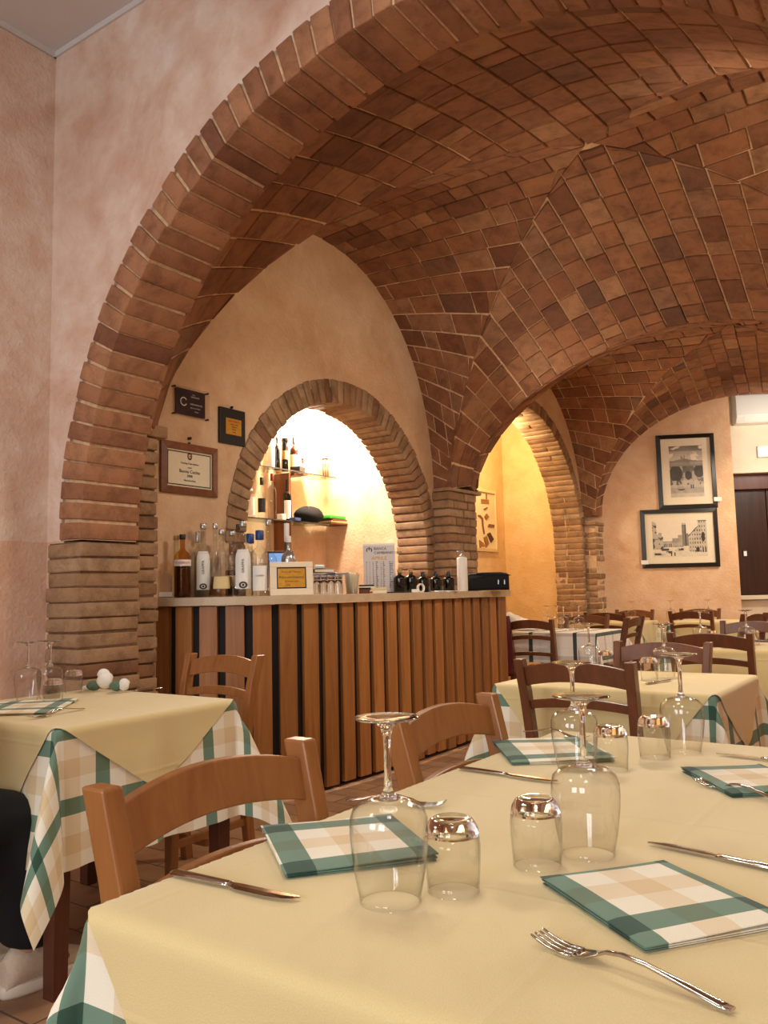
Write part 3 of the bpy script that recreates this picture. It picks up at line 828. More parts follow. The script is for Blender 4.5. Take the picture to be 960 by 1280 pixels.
for px, Y, k, l in ((873, 5.05, 'w', 'upturned wine glass at the left of the right yellow table'), (930, 4.95, 'w', 'upturned wine glass at the right of the right yellow table'), (886, 5.15, 't', 'upturned tumbler by the left wine glass of the right yellow table'),
                    (938, 5.1, 't', 'upturned tumbler by the right wine glass of the right yellow table'), (683, 7.55, 'w', 'upturned wine glass nearest the white bundle on the striped table'), (695, 7.6, 'w', 'middle of three upturned wine glasses behind the ladder-back chair'),
                    (703, 7.5, 'w', 'third upturned wine glass right of the white bundle on the striped table'), (752-30, 7.25, 'w', 'upturned wine glass alone at the right of the striped table'), (714, 7.35, 't', 'upturned tumbler by the lone wine glass on the striped table'),
                    (753, 9.1, 'w', 'upturned wine glass in front of the rough brick pier'), (788, 8.95, 'w', 'faint upturned wine glass right of the brick pier'), (837, 8.95, 'w', 'faint upturned wine glass below the left end of the lower photograph'),
                    (884, 8.9, 'w', 'faint upturned wine glass below the right end of the lower photograph')):
    glass(k, aty(px, Y, ZT), l, WG if k == 'w' else TG)

def strip_mesh(mb, prof, z_of, mi=0):
    """prof: list of (x, halfwidth, thickness, centre z, crown)"""
    secs = []
    for x, w, th, z, cr in prof:
        secs.append([(x, -w, z), (x, -w*.55, z-cr-th*.5), (x, w*.55, z-cr-th*.5), (x, w, z), (x, w*.55, z-cr+th*.5), (x, -w*.55, z-cr+th*.5)])
    mb.loft(secs, mi)
def make_fork():
    mb = MB()
    strip_mesh(mb, [(.0, .0055, .0028, .0035, 0), (.01, .0075, .003, .0040, 0), (.04, .0066, .0032, .009, 0), (.08, .0045, .0034, .0155, 0), (.105, .0032, .0036, .0165, 0), (.122, .0032, .0034, .0140, 0),
                    (.130, .0075, .0028, .0110, .0008), (.140, .0115, .0022, .0070, .0016), (.150, .0126, .002, .0048, .0016), (.157, .0127, .002, .0040, .001)], None)
    for k in range(4):
        y = -.0108+.0072*k; secs = []
        for x, z, w in ((.155, .0040, .0022), (.168, .0032, .0019), (.182, .0045, .0017), (.195, .0075, .0014), (.203, .0105, .0009)):
            yy = y*(1-.06*(x-.155)/.05)
            secs.append([(x, yy-w, z-.0009), (x, yy+w, z-.0009), (x, yy+w, z+.0009), (x, yy-w, z+.0009)])
        mb.loft(secs)
    return mb.build('fork', 'steel')
def make_knife():
    t = None
    mb = MB(); secs = []
    for x, w, th in ((0, .0068, .004), (.004, .0086, .006), (.05, .0092, .0065), (.095, .0080, .006), (.105, .0064, .005)):
        secs.append([(x, w*math.cos(2*PI*k/10), .0042+th*.5*math.sin(2*PI*k/10)) for k in range(10)])
    mb.loft(secs)
    secs = []
    for x, a, b2 in ((.104, -.005, .005), (.112, -.0075, .006), (.12, -.0108, .0066), (.17, -.0118, .0068), (.195, -.0085, .0064), (.208, -.003, .0062), (.213, .003, .0060)):
        secs.append([(x, a, .0040), (x, (a+b2)/2, .0032), (x, b2, .0032), (x, b2, .0050), (x, (a+b2)/2, .0050)])
    mb.loft(secs, sm=False)
    return mb.build('knife', 'steel')
pf, pk = make_fork(), make_knife(); usedc = set()
def cutlery(kind, a, b2, label):
    """a: handle end, b2: tip, world points on the cloth"""
    src = pf if kind == 'fork' else pk
    o = src if kind not in usedc else src.copy()
    if kind in usedc: COL.objects.link(o)
    usedc.add(kind)
    d = b2-a; o.location = (a.x, a.y, ZT+.0004); o.rotation_euler = (0, 0, math.atan2(d.y, d.x))
    s = min(1.15, max(.85, d.length/(.203 if kind == 'fork' else .213))) if d.length > .08 else 1
    o.scale = (s, 1, 1)
    tag(o, label, kind, 'forks' if kind == 'fork' else 'knives')
cutlery('knife', onT(216, 1094), onT(372, 1128), 'knife by the front edge of the near table, left of the frontmost glasses')
cutlery('fork', onT(917, 1268), onT(672, 1178), 'fork in the foreground below the front checked napkin')
cutlery('knife', onT(990, 1094), onT(812, 1056), 'knife behind the front checked napkin at the right')
cutlery('fork', onT(433, 1003), onT(557, 1010), 'fork seen behind the frontmost wine glass')
cutlery('knife', onT(575, 962), onT(700, 980), 'knife left of the tall glass in the middle of the near table')
cutlery('fork', onT(655, 916), onT(735, 926), 'fork at the far edge of the near table, by the far left napkin')
cutlery('fork', onT(985, 1008), onT(872, 980), 'fork in front of the right napkin of the near table')
cutlery('knife', onT(1010, 957), onT(905, 945), 'knife behind the right napkin of the near table')
cutlery('fork', onT(105, 887), onT(37, 900), 'fork at the front edge of the corner table')
cutlery('knife', onT(203, 861), onT(132, 868), 'knife on the corner table by the crumpled napkin')
cutlery('knife', onT(703, 851), onT(755, 855), 'knife on the middle table seen through the dark chair back')
cutlery('fork', onT(690, 846), onT(668, 853), 'fork at the left of the middle table')
cutlery('knife', onT(808, 856), onT(838, 851), 'knife on the middle table between the glasses')
cutlery('knife', aty(940, 4.72, 0), aty(900, 4.80, 0), 'knife on the right yellow table')
cutlery('fork', aty(862, 5.0, 0), aty(895, 4.88, 0), 'fork on the right yellow table')
# napkins
def napkin(c, ux, uy, label, mat='check_napkin', uvo=(0, 0), h=.004, layers=3, flap=.0):
    """c: centre, ux/uy: half edge vectors"""
    o = None; mb = MB(); n = 16
    for L in range(layers):
        sh = L*.0025; z0, z1 = ZT+L*h+.0004, ZT+(L+1)*h-.0002
        def P(a, b2, z):
            v = c+ux*(a*(1-.012*(layers-1-L)))+uy*(b2*(1-.012*(layers-1-L)))
            return Vector((v.x, v.y, z+.0022*math.sin(2.3*a+1.2*b2+L)*(.3+abs(a))*L/layers))
        rows = []; uvs = []
        for i in range(n+1):
            a = -1+2*i/n; rr = []; uu = []
            for j in range(n+1):
                b2 = -1+2*j/n
                e = max(abs(a), abs(b2)); z = z1-(.0016 if e > .985 else 0)
                rr.append(P(a, b2, z)); uu.append((a*ux.length+uvo[0], b2*uy.length+uvo[1]))
            rows.append(rr); uvs.append(uu)
        mb.grid(rows, 0, True, uvs)
        loop = [(-1+2*i/n, -1) for i in range(n)]+[(1, -1+2*i/n) for i in range(n)]+[(1-2*i/n, 1) for i in range(n)]+[(-1, 1-2*i/n) for i in range(n)]
        rows = [[P(a, b2, z0) for a, b2 in loop], [P(a*1.006, b2*1.006, (z0+z1)/2) for a, b2 in loop], [P(a, b2, z1-.0016) for a, b2 in loop]]
        uvs = [[(a*ux.length+uvo[0], b2*uy.length+uvo[1]) for a, b2 in loop]]*3
        mb.grid(rows, 0, True, uvs, closed=True)
    base = Vector((c.x, c.y, 0))
    o = mb.build('napkin', mat, None, lambda v: v-base); o.location = base
    return tag(o, label, 'napkin', 'folded checked napkins')
def nap_px(q, label, **k):
    a, b2, d = [onT(*p_) for p_ in q]       # corner, neighbour, other neighbour
    ux, uy = (b2-a)/2, (d-a)/2
    uy = uy-ux*(uy.dot(ux)/ux.length_squared)*.85
    napkin(a+ux+uy, ux, uy, label, **k)
nap_px(((807, 1193), (676, 1105), (985, 1158)), 'folded green checked napkin in the foreground at the right', uvo=(.0, .0), h=.0035)
nap_px(((356, 1100), (326, 1040), (548, 1077)), 'folded green checked napkin behind the left knife on the near table', uvo=(-.14, .0), h=.0038)
nap_px(((640, 957), (613, 928), (770, 953)), 'folded green checked napkin at the far left of the near table', uvo=(-.14, .01), h=.0035)
nap_px(((915, 998), (851, 965), (1010, 985)), 'folded green checked napkin at the right edge of the near table', uvo=(-.14, .0), h=.004)
nap_px(((66, 893), (-45, 897), (84, 876)), 'folded green checked napkin on the corner table', uvo=(-.14, .0), h=.003)
# crumpled napkin standing on the corner table
mb = MB(); c = onT(140, 864)
def lobe(px, dz, r, mi, sq=1.0, dpx=0):
    q = onT(px, 864); cc = (q.x-c.x, q.y-c.y+dpx, dz); rows = []
    for i in range(11):
        a = -PI/2+PI*i/10; rr = []
        for k in range(18):
            b2 = 2*PI*k/18; f = 1+.10*math.sin(3*b2+i)+.05*math.sin(5*b2-i*2)
            rr.append((cc[0]+r*f*max(math.cos(a), .02)*math.cos(b2)*1.05, cc[1]+r*f*max(math.cos(a), .02)*math.sin(b2)*.7, cc[2]+r*sq*math.sin(a)*1.05))
        rows.append(rr)
    mb.grid(rows, mi, True, closed=True)
lobe(131, .044, .030, 0, 1.1); lobe(129, .068, .022, 0, .9); lobe(117, .022, .026, 1, .75); lobe(146, .022, .026, 1, .8); lobe(155, .026, .021, 0, 1.1); lobe(108, .012, .018, 0, .6)
o = mb.build('napkin', ['label', plain('napkin_green', '#5d7460', .9, var=.25, vscale=60)]); o.location = (c.x, c.y, ZT)
tag(o, 'crumpled green and white napkin standing on the corner table by the pier', 'napkin')
#PART2B
# ------------------------------------------------------------------ BAR COUNTER
CT = 1.117
path = [Vector(p) for p in ((-1.30, 4.70, 0), (-1.12, 4.625, 0), (-.95, 4.585, 0), (-.78, 4.585, 0), (-.62, 4.63, 0), (-.47, 4.725, 0), (-.33, 4.86, 0), (-.20, 5.02, 0), (-.02, 5.255, 0), (.152, 5.49, 0), (.36, 5.80, 0), (.574, 6.128, 0), (.77, 6.43, 0), (.945, 6.70, 0))]
def catmull(P, n=8):
    out = []
    for i in range(len(P)-1):
        a, b2, c, d = P[max(i-1, 0)], P[i], P[i+1], P[min(i+2, len(P)-1)]
        for k in range(n):
            t_ = k/n
            out.append(.5*((2*b2)+(c-a)*t_+(2*a-5*b2+4*c-d)*t_*t_+(-a+3*b2-3*c+d)*t_**3))
    return out+[P[-1]]
cp = catmull(path); acc = [0]
for a, b2 in zip(cp, cp[1:]): acc.append(acc[-1]+(b2-a).length)
def along(d, off=0, z=0):
    d = min(max(d, 0), acc[-1]-1e-6)
    for i in range(len(cp)-1):
        if acc[i+1] >= d:
            q = (d-acc[i])/(acc[i+1]-acc[i]); p = cp[i].lerp(cp[i+1], q); tg = (cp[i+1]-cp[i]).normalized(); break
    n = Vector((tg.y, -tg.x, 0))          # towards the guests
    return Vector((p.x, p.y, z))+n*off
bar = tag(empty('bar_counter', cp[len(cp)//2]), 'curved bar counter faced with upright wooden slats and a pale top', 'bar counter')
b0 = bar.location
loc = lambda v: v-b0
mb = MB(); L = acc[-1]; n = round(L/.142)
for k in range(n):
    d0, d1 = L*k/n+.004, L*k/n+.104
    if k == n-1: d1 = L
    p = [along(d0, -.002), along(d1, -.002), along(d1, .026), along(d0, .026)]
    zb = .035+jit(.006)
    mb.hexa([q+Vector((0, 0, zb)) for q in p]+[q+Vector((0, 0, CT-.05)) for q in p])
mb.build('slatted_front', 'slat', bar, loc, .003)
mb = MB(); rows = [[along(L*k/60, o, z) for k in range(61)] for o, z in ((-.002, .05), (-.002, CT-.05))]
mb.grid(rows, 0, False)
mb.quad([along(L, -.002, .0), along(L, -.40, .0), along(L, -.40, CT-.05), along(L, -.002, CT-.05)])
rows = [[along(L*k/60, o, z) for k in range(61)] for o, z in ((-.06, .0), (-.06, .06))]
mb.grid(rows, 0, False)
mb.build('backing_panel', 'slat_back', bar, loc)
mb = MB(); mb.hexa([along(L-.02, .0, .03), along(L+.0, .0, .03), along(L, -.40, .03), along(L-.02, -.40, .03), along(L-.02, .0, CT-.05), along(L, .0, CT-.05), along(L, -.40, CT-.05), along(L-.02, -.40, CT-.05)])
mb.build('end_panel', 'slat', bar, lambda v: loc(v)+Vector((.012, .015, 0)))
def keep(p):
    u, s_ = UV(p); return W(max(u, UW+.005), s_, p.z) if s_ < .85 or s_ > 2.95 else p
mb = MB(); secs = []
for k in range(61):
    d = L*k/60; e = Vector((.02, .03, 0)) if k == 60 else Vector((0, 0, 0))
    secs.append([along(d, .055, CT-.046)+e, along(d, .055, CT)+e, keep(along(d, -.42, CT)+e), keep(along(d, -.42, CT-.046)+e)])
mb.loft(secs, sm=False); mb.build('countertop', 'counter_top', bar, loc, .004)

def face_cam(p): return math.atan2(-p.x, p.y)*1.0      # local -y towards the camera
def pxh(Y, y0, y1): return (y1-y0)/F*Y*1.003
GB = 'bottles on the bar counter'; GS = 'bottles on the glass shelves'
def bottle(p, h, r, label, style='round', body='clear_glass', lab=None, labz=(.15, .5), cap='cap_silver', liquid=None, liqz=.5, group=GB, neck=None, capz=.07, arc=70, seal=False, text=None):
    o = empty('bottle', p, face_cam(p)); rn = neck or max(.008, r*.30)
    if style == 'round': pr = [(r*.9, 0), (r, .006), (r, h*.60), (r*.97, h*.65), (r*.72, h*.71), (rn*1.15, h*.76), (rn, h*.80), (rn, h*.955), (rn*1.25, h*.96), (rn*1.25, h)]
    elif style == 'arch': pr = [(r*.9, 0), (r, .006), (r*1.02, h*.45), (r*1.0, h*.60), (r*.85, h*.665), (r*.5, h*.71), (rn, h*.735), (rn, h*.95), (rn*1.3, h*.955), (rn*1.3, h)]
    elif style == 'cone': pr = [(r*.85, 0), (r, .008), (r*1.0, h*.16), (r*.86, h*.36), (r*.55, h*.56), (rn*1.2, h*.72), (rn, h*.80), (rn, h*.93), (rn*1.4, h*.94), (rn*1.2, h)]
    elif style == 'slim': pr = [(r*.9, 0), (r, .005), (r, h*.42), (r*.9, h*.50), (rn*1.3, h*.60), (rn, h*.64), (rn, h*.96), (rn*1.2, h*.965), (rn*1.2, h)]
    else: pr = [(r*.92, 0), (r, .005), (r, h*.80), (r*.8, h*.86), (rn, h*.89), (rn, h)]
    mb = MB(); mb.lathe([(.0005, .004)]+pr, 22, cap=False); mb.build('glass_body', body, o)
    def rad(z):
        for (ra, za), (rb, zb) in zip(pr, pr[1:]):
            if za <= z <= zb: return ra+(rb-ra)*(z-za)/max(1e-6, zb-za)
        return r
    if liquid:
        zz = [.006+(h*liqz-.006)*i/8 for i in range(9)]
        mb = MB(); mb.lathe([(.0005, .006)]+[(rad(z)*.93, z) for z in zz]+[(.0005, zz[-1])], 18, cap=False); mb.build('liquid', liquid, o)
    if lab:
        mb = MB(); rows = []; na = 14; z0, z1 = labz[0]*h, labz[1]*h
        for i in range(9):
            z = z0+(z1-z0)*i/8; w = arc
            if style == 'arch' and i > 6: w = arc*(.93, .70)[i-7]
            rows.append([(rad(z)*1.015*math.sin(math.radians(-w+2*w*k/na)), -rad(z)*1.015*math.cos(math.radians(-w+2*w*k/na)), z) for k in range(na+1)])
        mb.grid(rows); lb = mb.build('label', lab, o)
        if seal:
            mb = MB(); rr = r*.42; zc = z0+rr*.9
            rows = [[(q*rr*math.cos(2*PI*k/20), -r*1.03-.001, zc+q*rr*.8*math.sin(2*PI*k/20)) for k in range(20)] for q in (.55, .75, 1.0)]
            mb.grid(rows[0:2], 0, False, closed=True); mb.grid(rows[1:3], 0, False, closed=True)
            mb.sphere((0, -r*1.03, zc), (rr*.3, .002, rr*.3), 10, 6); mb.build('seal', 'ink', lb)
        if text:
            me = text_mb(text[0], text[1], Matrix.Translation((0, -r*1.03-.0015, (z0+z1)/2+(z1-z0)*text[3]))@Matrix.Rotation(PI/2, 4, 'X')@Matrix.Rotation(PI/2 if text[2] == 'v' else 0, 4, 'Z'), text[4] if len(text) > 4 else 'ink', 'lettering')
            q = bpy.data.objects.new('lettering', me); COL.objects.link(q); q.parent = lb
    if cap:
        mb = MB(); c0 = h*(1-capz); rr = max(rn*1.3, .009) if cap != 'cap_blue' else rn*1.75
        mb.lathe([(rr*.96, c0), (rr, c0+.002), (rr, h*1.0), (rr*.9, h*1.008), (.0005, h*1.01)], 18, cap=False); mb.build('cap', cap, o)
    tag(o, label, 'bottle', group); return o
def cb(px, Y, top, wpx, label, base=745, **k):
    p = aty(px, Y, CT+.0005); h = pxh(Y, top, base-(2 if px > 400 else 0)); return bottle(p, h, wpx/2/F*Y, label, **k)
cb(228, 4.69, 667, 21, 'dark amber liqueur bottle with red lettering at the left end of the bar', style='round', body='brown_glass' if False else 'amber_liquid', lab='label', labz=(.50, .60), cap='amber_liquid' if False else 'cap_black', liquid='brown_glass', liqz=.5, neck=.014, text=('AVERNA', .021, 'h', 0, 'red'), arc=85)
cb(220, 4.70, 668, 9, 'slim pale bottle behind the dark amber liqueur bottle', style='slim', body='label_tan', cap='cork', neck=.012)
cb(254, 4.84, 654, 22, 'clear spirit bottle with a tall arched label, second from the left', style='arch', lab='label', labz=(.10, .62), seal=True, cap='cap_silver', neck=.015, text=('GRAPPA', .022, 'v', .08), arc=46, liquid='clear_liquid', liqz=.55)
cb(247, 4.88, 664, 15, 'clear bottle with a grey cap behind the left arched label bottle', style='round', cap='cap_silver', capz=.16)
cb(277, 4.80, 662, 31, 'cone-shaped clear decanter with amber liquid at the bottom', style='cone', liquid='amber_liquid', liqz=.30, lab='label_tan', labz=(.12, .30), cap='cap_silver', neck=.013, arc=40)
cb(269, 4.92, 654, 15, 'tall clear bottle behind the cone-shaped decanter', style='slim', cap='cap_silver', neck=.012)
cb(290, 4.93, 664, 17, 'clear bottle of amber spirit between the decanter and the right arched label bottle', style='round', liquid='amber_liquid', liqz=.4, lab='label_tan', labz=(.15, .32), cap='cap_silver', neck=.016)
cb(304, 4.78, 652, 25, 'clear spirit bottle with a tall arched label, right of the decanter', style='arch', lab='label', labz=(.10, .62), seal=True, cap='cap_silver', neck=.015, text=('GRAPPA', .022, 'v', .08), arc=46, liquid='clear_liquid', liqz=.6)
cb(298, 5.05, 656, 14, 'clear bottle with a dark cap behind the right arched label bottle', style='round', cap='cap_black')
cb(325, 4.76, 664, 21, 'clear bottle with a blue cap and a square white label beside the white plaque', style='round', lab='label', labz=(.08, .46), cap='cap_blue', capz=.14, neck=.014, liquid='clear_liquid', liqz=.5, arc=55, text=('LA NERA', .012, 'h', .1))
cb(313, 4.95, 668, 16, 'blue-capped bottle standing behind the front blue-capped one', style='round', cap='cap_blue', capz=.15, neck=.014)
cb(336, 4.98, 651, 22, 'clear bottle with a long thin neck behind the white plaque', style='slim', cap='cap_silver', neck=.013)
cb(361, 5.08, 672, 18, 'silver-necked bottle rising behind the white plaque', style='round', body='cap_silver', cap='label', capz=.1, neck=.014)
cb(359, 5.30, 656, 16, 'dark wine bottle with a pale neck band behind the silver-necked bottle', style='slim', body='dark_glass', cap='label', capz=.25, neck=.013)
DB = ((500, 5.72, 708), (514, 5.80, 708), (529, 5.90, 712), (545, 6.03, 712), (561, 6.14, 712))
for i, (px, Y, top) in enumerate(DB):
    cb(px, Y, top, 15.5, ('squat dark oil bottle with a cork, just right of the calendar', 'squat dark oil bottle with a cork, second to the right of the calendar', 'squat dark bottle in the middle of the row of five', 'squat dark bottle, fourth to the right of the calendar', 'squat dark bottle next to the white pump dispenser')[i],
       base=739, style='box' if False else 'round', body='dark_glass', cap='cork' if i < 2 else 'cap_black', capz=.14 if i < 2 else .3, neck=.013, group='squat dark bottles')
# white pump dispenser
p = aty(578.5, 6.25, CT+.0005); t_ = tag(empty('pump_dispenser', p, face_cam(p)), 'white pump dispenser bottle near the right end of the bar', 'dispenser')
r = 13/2/F*6.25; h = pxh(6.25, 695, 737)
mb = MB(); mb.lathe([(r*.95, 0), (r, .004), (r, h-.006), (r*.92, h), (r*.5, h+.004)], 22); mb.build('bottle_body', 'white', t_)
mb = MB(); mb.lathe([(r*.45, h), (r*.45, h+.018), (r*.2, h+.02), (r*.2, h+.04), (r*.42, h+.041), (r*.42, h+.05), (.0005, h+.052)], 16); mb.tube([(0, 0, h+.046), (-.02, -.015, h+.047), (-.034, -.026, h+.040)], .006, 8); mb.build('pump_head', 'cap_silver', t_)
# black soft case
p = aty(611, 6.46, CT+.0005); t_ = tag(empty('soft_case', p, face_cam(p)), 'black soft case lying at the right end of the bar', 'bag')
mb = MB(); w = 50/F*6.46/2; hh = pxh(6.46, 714, 736)
secs = [[(x, -.10, .004), (x, .10, .004), (x, .11, .03), (x, .10, hz), (x, -.095, hz+.004), (x, -.11, .03)] for x, hz in ((-w, hh*.82), (-w*.9, hh*.97), (-w*.2, hh), (w*.6, hh*.99), (w*.92, hh*.92), (w, hh*.80))]
mb.loft(secs); mb.build('case_body', 'black_fabric', t_)
mb = MB(); mb.tube([(-w, -.10, hh*.93), (0, -.108, hh*1.0), (w*.95, -.105, hh*.88), (w*1.08, -.10, hh*.82)], .004, 6); mb.build('zip', 'cap_black', t_)
for x in (.45, .75):
    mb = MB(); mb.box(w*x, w*x+.008, -.122, -.118, hh*.35, hh*.6); mb.build('zip_pull', 'cap_silver', t_)
# upright white-framed plaque
p = aty(365, 4.73, CT+.0005); a = face_cam(p)+.12
t_ = tag(empty('plaque', p, a), 'cream-framed plaque with a golden plate standing on the bar before the bottles', 'plaque')
w, h = 54/F*4.73/2, pxh(4.73, 701, 743)
tilt = lambda v: Vector((v.x, v.y+v.z*.12, v.z*.993))
mb = MB()
for x0, x1, z0, z1 in ((-w, w, 0, h*.2), (-w, w, h*.84, h), (-w, -w*.68, h*.2, h*.84), (w*.68, w, h*.2, h*.84)): mb.box(x0, x1, 0, .014, z0, z1)
mb.build('frame', 'mat_board', t_, tilt, .003)
mb = MB(); mb.box(-w*.69, w*.69, .004, .01, h*.19, h*.85); mb.build('border', 'black_wood', t_, tilt)
mb = MB(); mb.box(-w*.63, w*.63, .002, .006, h*.24, h*.80); gp = mb.build('plate', 'gold', t_, tilt)
XF = lambda x, z, y=.0015: Matrix.Translation((x, y+z*.12, z*.993))@Matrix.Rotation(PI/2, 4, 'X')
merged('lettering', [(text_mb('Fiera del Tartufo', .016, XF(0, h*.70), 'ink', 'l'), 0), (text_mb('Riconoscimento', .022, XF(0, h*.54), 'ink', 'l'), 0), (text_mb('al ristorante', .016, XF(0, h*.42), 'ink', 'l'), 0), (text_mb('2008            ', .013, XF(0, h*.30), 'ink', 'l'), 0)], ['ink'], gp)
# tablet behind it
p = aty(356, 5.16, CT+.0005); t_ = tag(empty('tablet', p, face_cam(p)+.25), 'tilted tablet with a lit bluish screen behind the bottles', 'tablet')
w, h = .085, .30; tl = lambda v: Vector((v.x, v.y+v.z*.35, v.z*.94))
mb = MB(); mb.box(-w, w, 0, .012, 0, h); bd = mb.build('casing', 'black', t_, tl, .004)
mb = MB(); mb.box(-w*.9, w*.9, -.002, .002, h*.12, h*.95); mb.build('screen', 'screen', t_, tl)
# small upturned glasses with a tray of papers on top
for i, px in enumerate((396, 405, 414, 423)):
    for rr in (0, 1):
        p = aty(px+rr*1.5, 5.02+rr*.085, CT+.0005); o = empty('shot_glass', p)
        hh = pxh(5.05, 717, 741); r = .021
        mb = MB(); mb.lathe([(r, 0), (r*.98, hh*.5), (r*.80, hh*.78), (r*.86, hh*.92), (r*.9, hh)], 18, cap=False); mb.lathe([(r*.93, 0), (r*.90, hh*.5), (r*.70, hh*.72), (.0005, hh*.74)], 18, cap=False); mb.grid([[(q*math.cos(2*PI*k/18), q*math.sin(2*PI*k/18), 0) for k in range(18)] for q in (r*.93, r)], 0, True, closed=True); mb.build('bowl', 'glass_solid', o)
        mb = MB(); mb.lathe([(.0005, hh*.76), (r*.70, hh*.77), (r*.83, hh*.92), (r*.88, hh*.995), (.0005, hh*.99)], 18, cap=False); mb.build('thick_base', 'glass_solid', o)
        tag(o, 'small upturned glass in the %s row on the bar, %s from the left' % (('front', 'back')[rr], ('first', 'second', 'third', 'fourth')[i]), 'glass', 'small glasses on the bar')
hh = pxh(5.05, 717, 741)+.001
def slab(name, px, Y, z, w, d, h, mat, label, cat, rot=0, bev=.003, group=None, parts=()):
    p = aty(px, Y, z); t_ = tag(empty(name, p, face_cam(p)+rot), label, cat, group)
    mb = MB(); mb.box(-w, w, -d, d, 0, h); mb.build('body', mat, t_, None, bev)
    for nm, m2, x0, x1, y0, y1, z0, z1 in parts:
        mb = MB(); mb.box(x0, x1, y0, y1, z0, z1); mb.build(nm, m2, t_)
    return t_
slab('tray', 412, 5.07, CT+hh, .115, .09, .012, 'cap_silver', 'flat grey tray resting on the small upturned glasses', 'tray', .1, .003, None, (('blue_edge', 'ink_blue', -.03, .03, -.0915, -.0895, .001, .011),))
slab('notebook', 403, 5.07, CT+hh+.013, .06, .06, .026, 'black', 'dark notebook on the grey tray behind the plaque', 'notebook', .2, .002, None, (('page_block', 'paper', -.057, .0595, -.0605, -.058, .005, .021),))
slab('white_bowl', 400, 5.06, CT+hh+.040, .03, .03, .022, 'white', 'small white dish on top of the dark notebook', 'dish', 0, .006)
# cup of straws
p = aty(440, 5.28, CT+.0005); t_ = tag(empty('straw_cup', p, face_cam(p)), 'see-through cup of paper-wrapped straws on the bar left of the calendar', 'cup')
h = pxh(5.28, 717, 741)
mb = MB(); mb.lathe([(.0005, .002), (.036, 0), (.040, h*.4), (.048, h)], 20, cap=False); mb.build('cup', plain('frosted_cup', '#d8d2c4', .5, Transmission_Weight=.6), t_)
for k in range(11):
    a = R()*6.28; q = R()**.5*.03
    mb = MB(); mb.tube([(q*math.cos(a)*.8, q*math.sin(a)*.8, .004), (q*math.cos(a)*1.25, q*math.sin(a)*1.25, h*random.uniform(1.0, 1.14))], .0042, 7)
    mb.build('straw', ('label', 'paper', 'label_tan', 'cork')[k % 4], t_)
# calendar
p = aty(475, 5.74, CT+.0005); t_ = tag(empty('calendar', p, face_cam(p)+.05), 'April wall calendar of a bank standing at the back of the bar', 'calendar')
w, h = 40/F*5.74/2, pxh(5.74, 676, 738); tl = lambda v: Vector((v.x, v.y+v.z*.10, v.z*.995))
mb = MB(); mb.box(-w, w, 0, .004, 0, h); sh = mb.build('sheet', 'calendar_paper' if 'calendar_paper' in M else plain('calendar_paper', '#cfc8c4', .7), t_, tl)
mb = MB(); mb.box(-w*1.02, w*1.02, -.003, .007, h-.012, h+.003); mb.build('binding', 'label', t_, tl)
XF = lambda x, z, y=-.0012: Matrix.Translation((x, y+z*.10, z*.995))@Matrix.Rotation(PI/2, 4, 'X')
merged('lettering', [(text_mb('BANCA', .026, XF(-w*.32, h*.90), 'ink', 'l', align='LEFT'), 0), (text_mb('CAMBIANO 1884', .026, XF(-w*.32, h*.815), 'ink', 'l', align='LEFT'), 0), (text_mb('APRILE', .036, XF(0, h*.705), 'gold', 'l'), 1)], ['ink_blue', 'gold'], sh)
mb = MB(); rows = [[(-w*.62+q*w*.19*math.cos(PI/2+.5+(2*PI-1)*k/24), -.001+.1*h*.87, h*.866+q*w*.19*math.sin(PI/2+.5+(2*PI-1)*k/24)) for k in range(25)] for q in (.68, 1)]
mb.grid(rows, 0, False); mb.box(-w*.62-.004, -w*.62+.004, -.001+.1*h*.87, .0+.1*h*.87, h*.87, h*.93); mb.build('logo', 'ink_blue', sh)
mb = MB()
for k, x in enumerate((-.82, -.62, -.42, -.22, .08, .22, .62, .8)):
    for j2 in range(15):
        wd = (.05, .03, .06, .12, .04, .10, .14, .05)[k]*w; z = h*(.62-.036*j2)
        mb.box(w*x, w*x+wd*(.5+R()*.9), -.0012+.1*z, -.0004+.1*z, z, z+h*.014)
mb.build('printed_lettering', 'ink_blue', sh)
for i, px in enumerate((449, 475)):
    pass
# books and boxes
slab('guide_book', 460, 5.52, CT+.0005, .06, .05, .028, 'brown_frame', 'brown box at the bottom of the stack left of the calendar', 'box', .05)
slab('guide_book', 458, 5.52, CT+.029, .05, .05, .030, 'black', 'black and white book on the brown box left of the calendar', 'book', .05, .002, None, (('page_block', 'label', -.0505, .051, -.0505, .045, .011, .019),))
slab('paper_box', 473, 5.42, CT+.0005, .055, .05, .020, 'paper', 'low cream box at the front of the stack under the calendar', 'box', -.03, .002, None, (('red_corner', 'red', -.0555, -.035, -.0505, -.049, .002, .014),))
slab('paper_box', 473, 5.43, CT+.021, .05, .045, .018, 'label_tan', 'tan card box lying on the low cream box', 'box', .06)
slab('flat_folder', 497, 5.52, CT+.0005, .085, .06, .008, 'black', 'thin dark folder lying before the squat dark bottles', 'folder', .1, .002)
slab('card_box', 519, 5.62, CT+.0005, .025, .02, .022, 'label', 'little white card box before the squat dark bottles', 'box', .1)
p = aty(526, 5.70, CT+.03); mb = MB(); mb.grid([[(q*.032*math.cos(2*PI*k/24), y, q*.032*math.sin(2*PI*k/24)) for k in range(24)] for q, y in ((1, -.008), (1, .008), (.72, .008), (.72, -.008), (1, -.008))], 0, True, closed=True)
o = mb.build('tape_roll', 'label'); o.location = p; o.rotation_euler = (0, 0, .7); tag(o, 'roll of white tape standing before the squat dark bottles', 'tape roll')
slab('flat_tray', 556, 5.92, CT+.0005, .09, .05, .008, 'cap_silver', 'slim metal tray at the front of the bar below the squat dark bottles', 'tray', .25, .002)
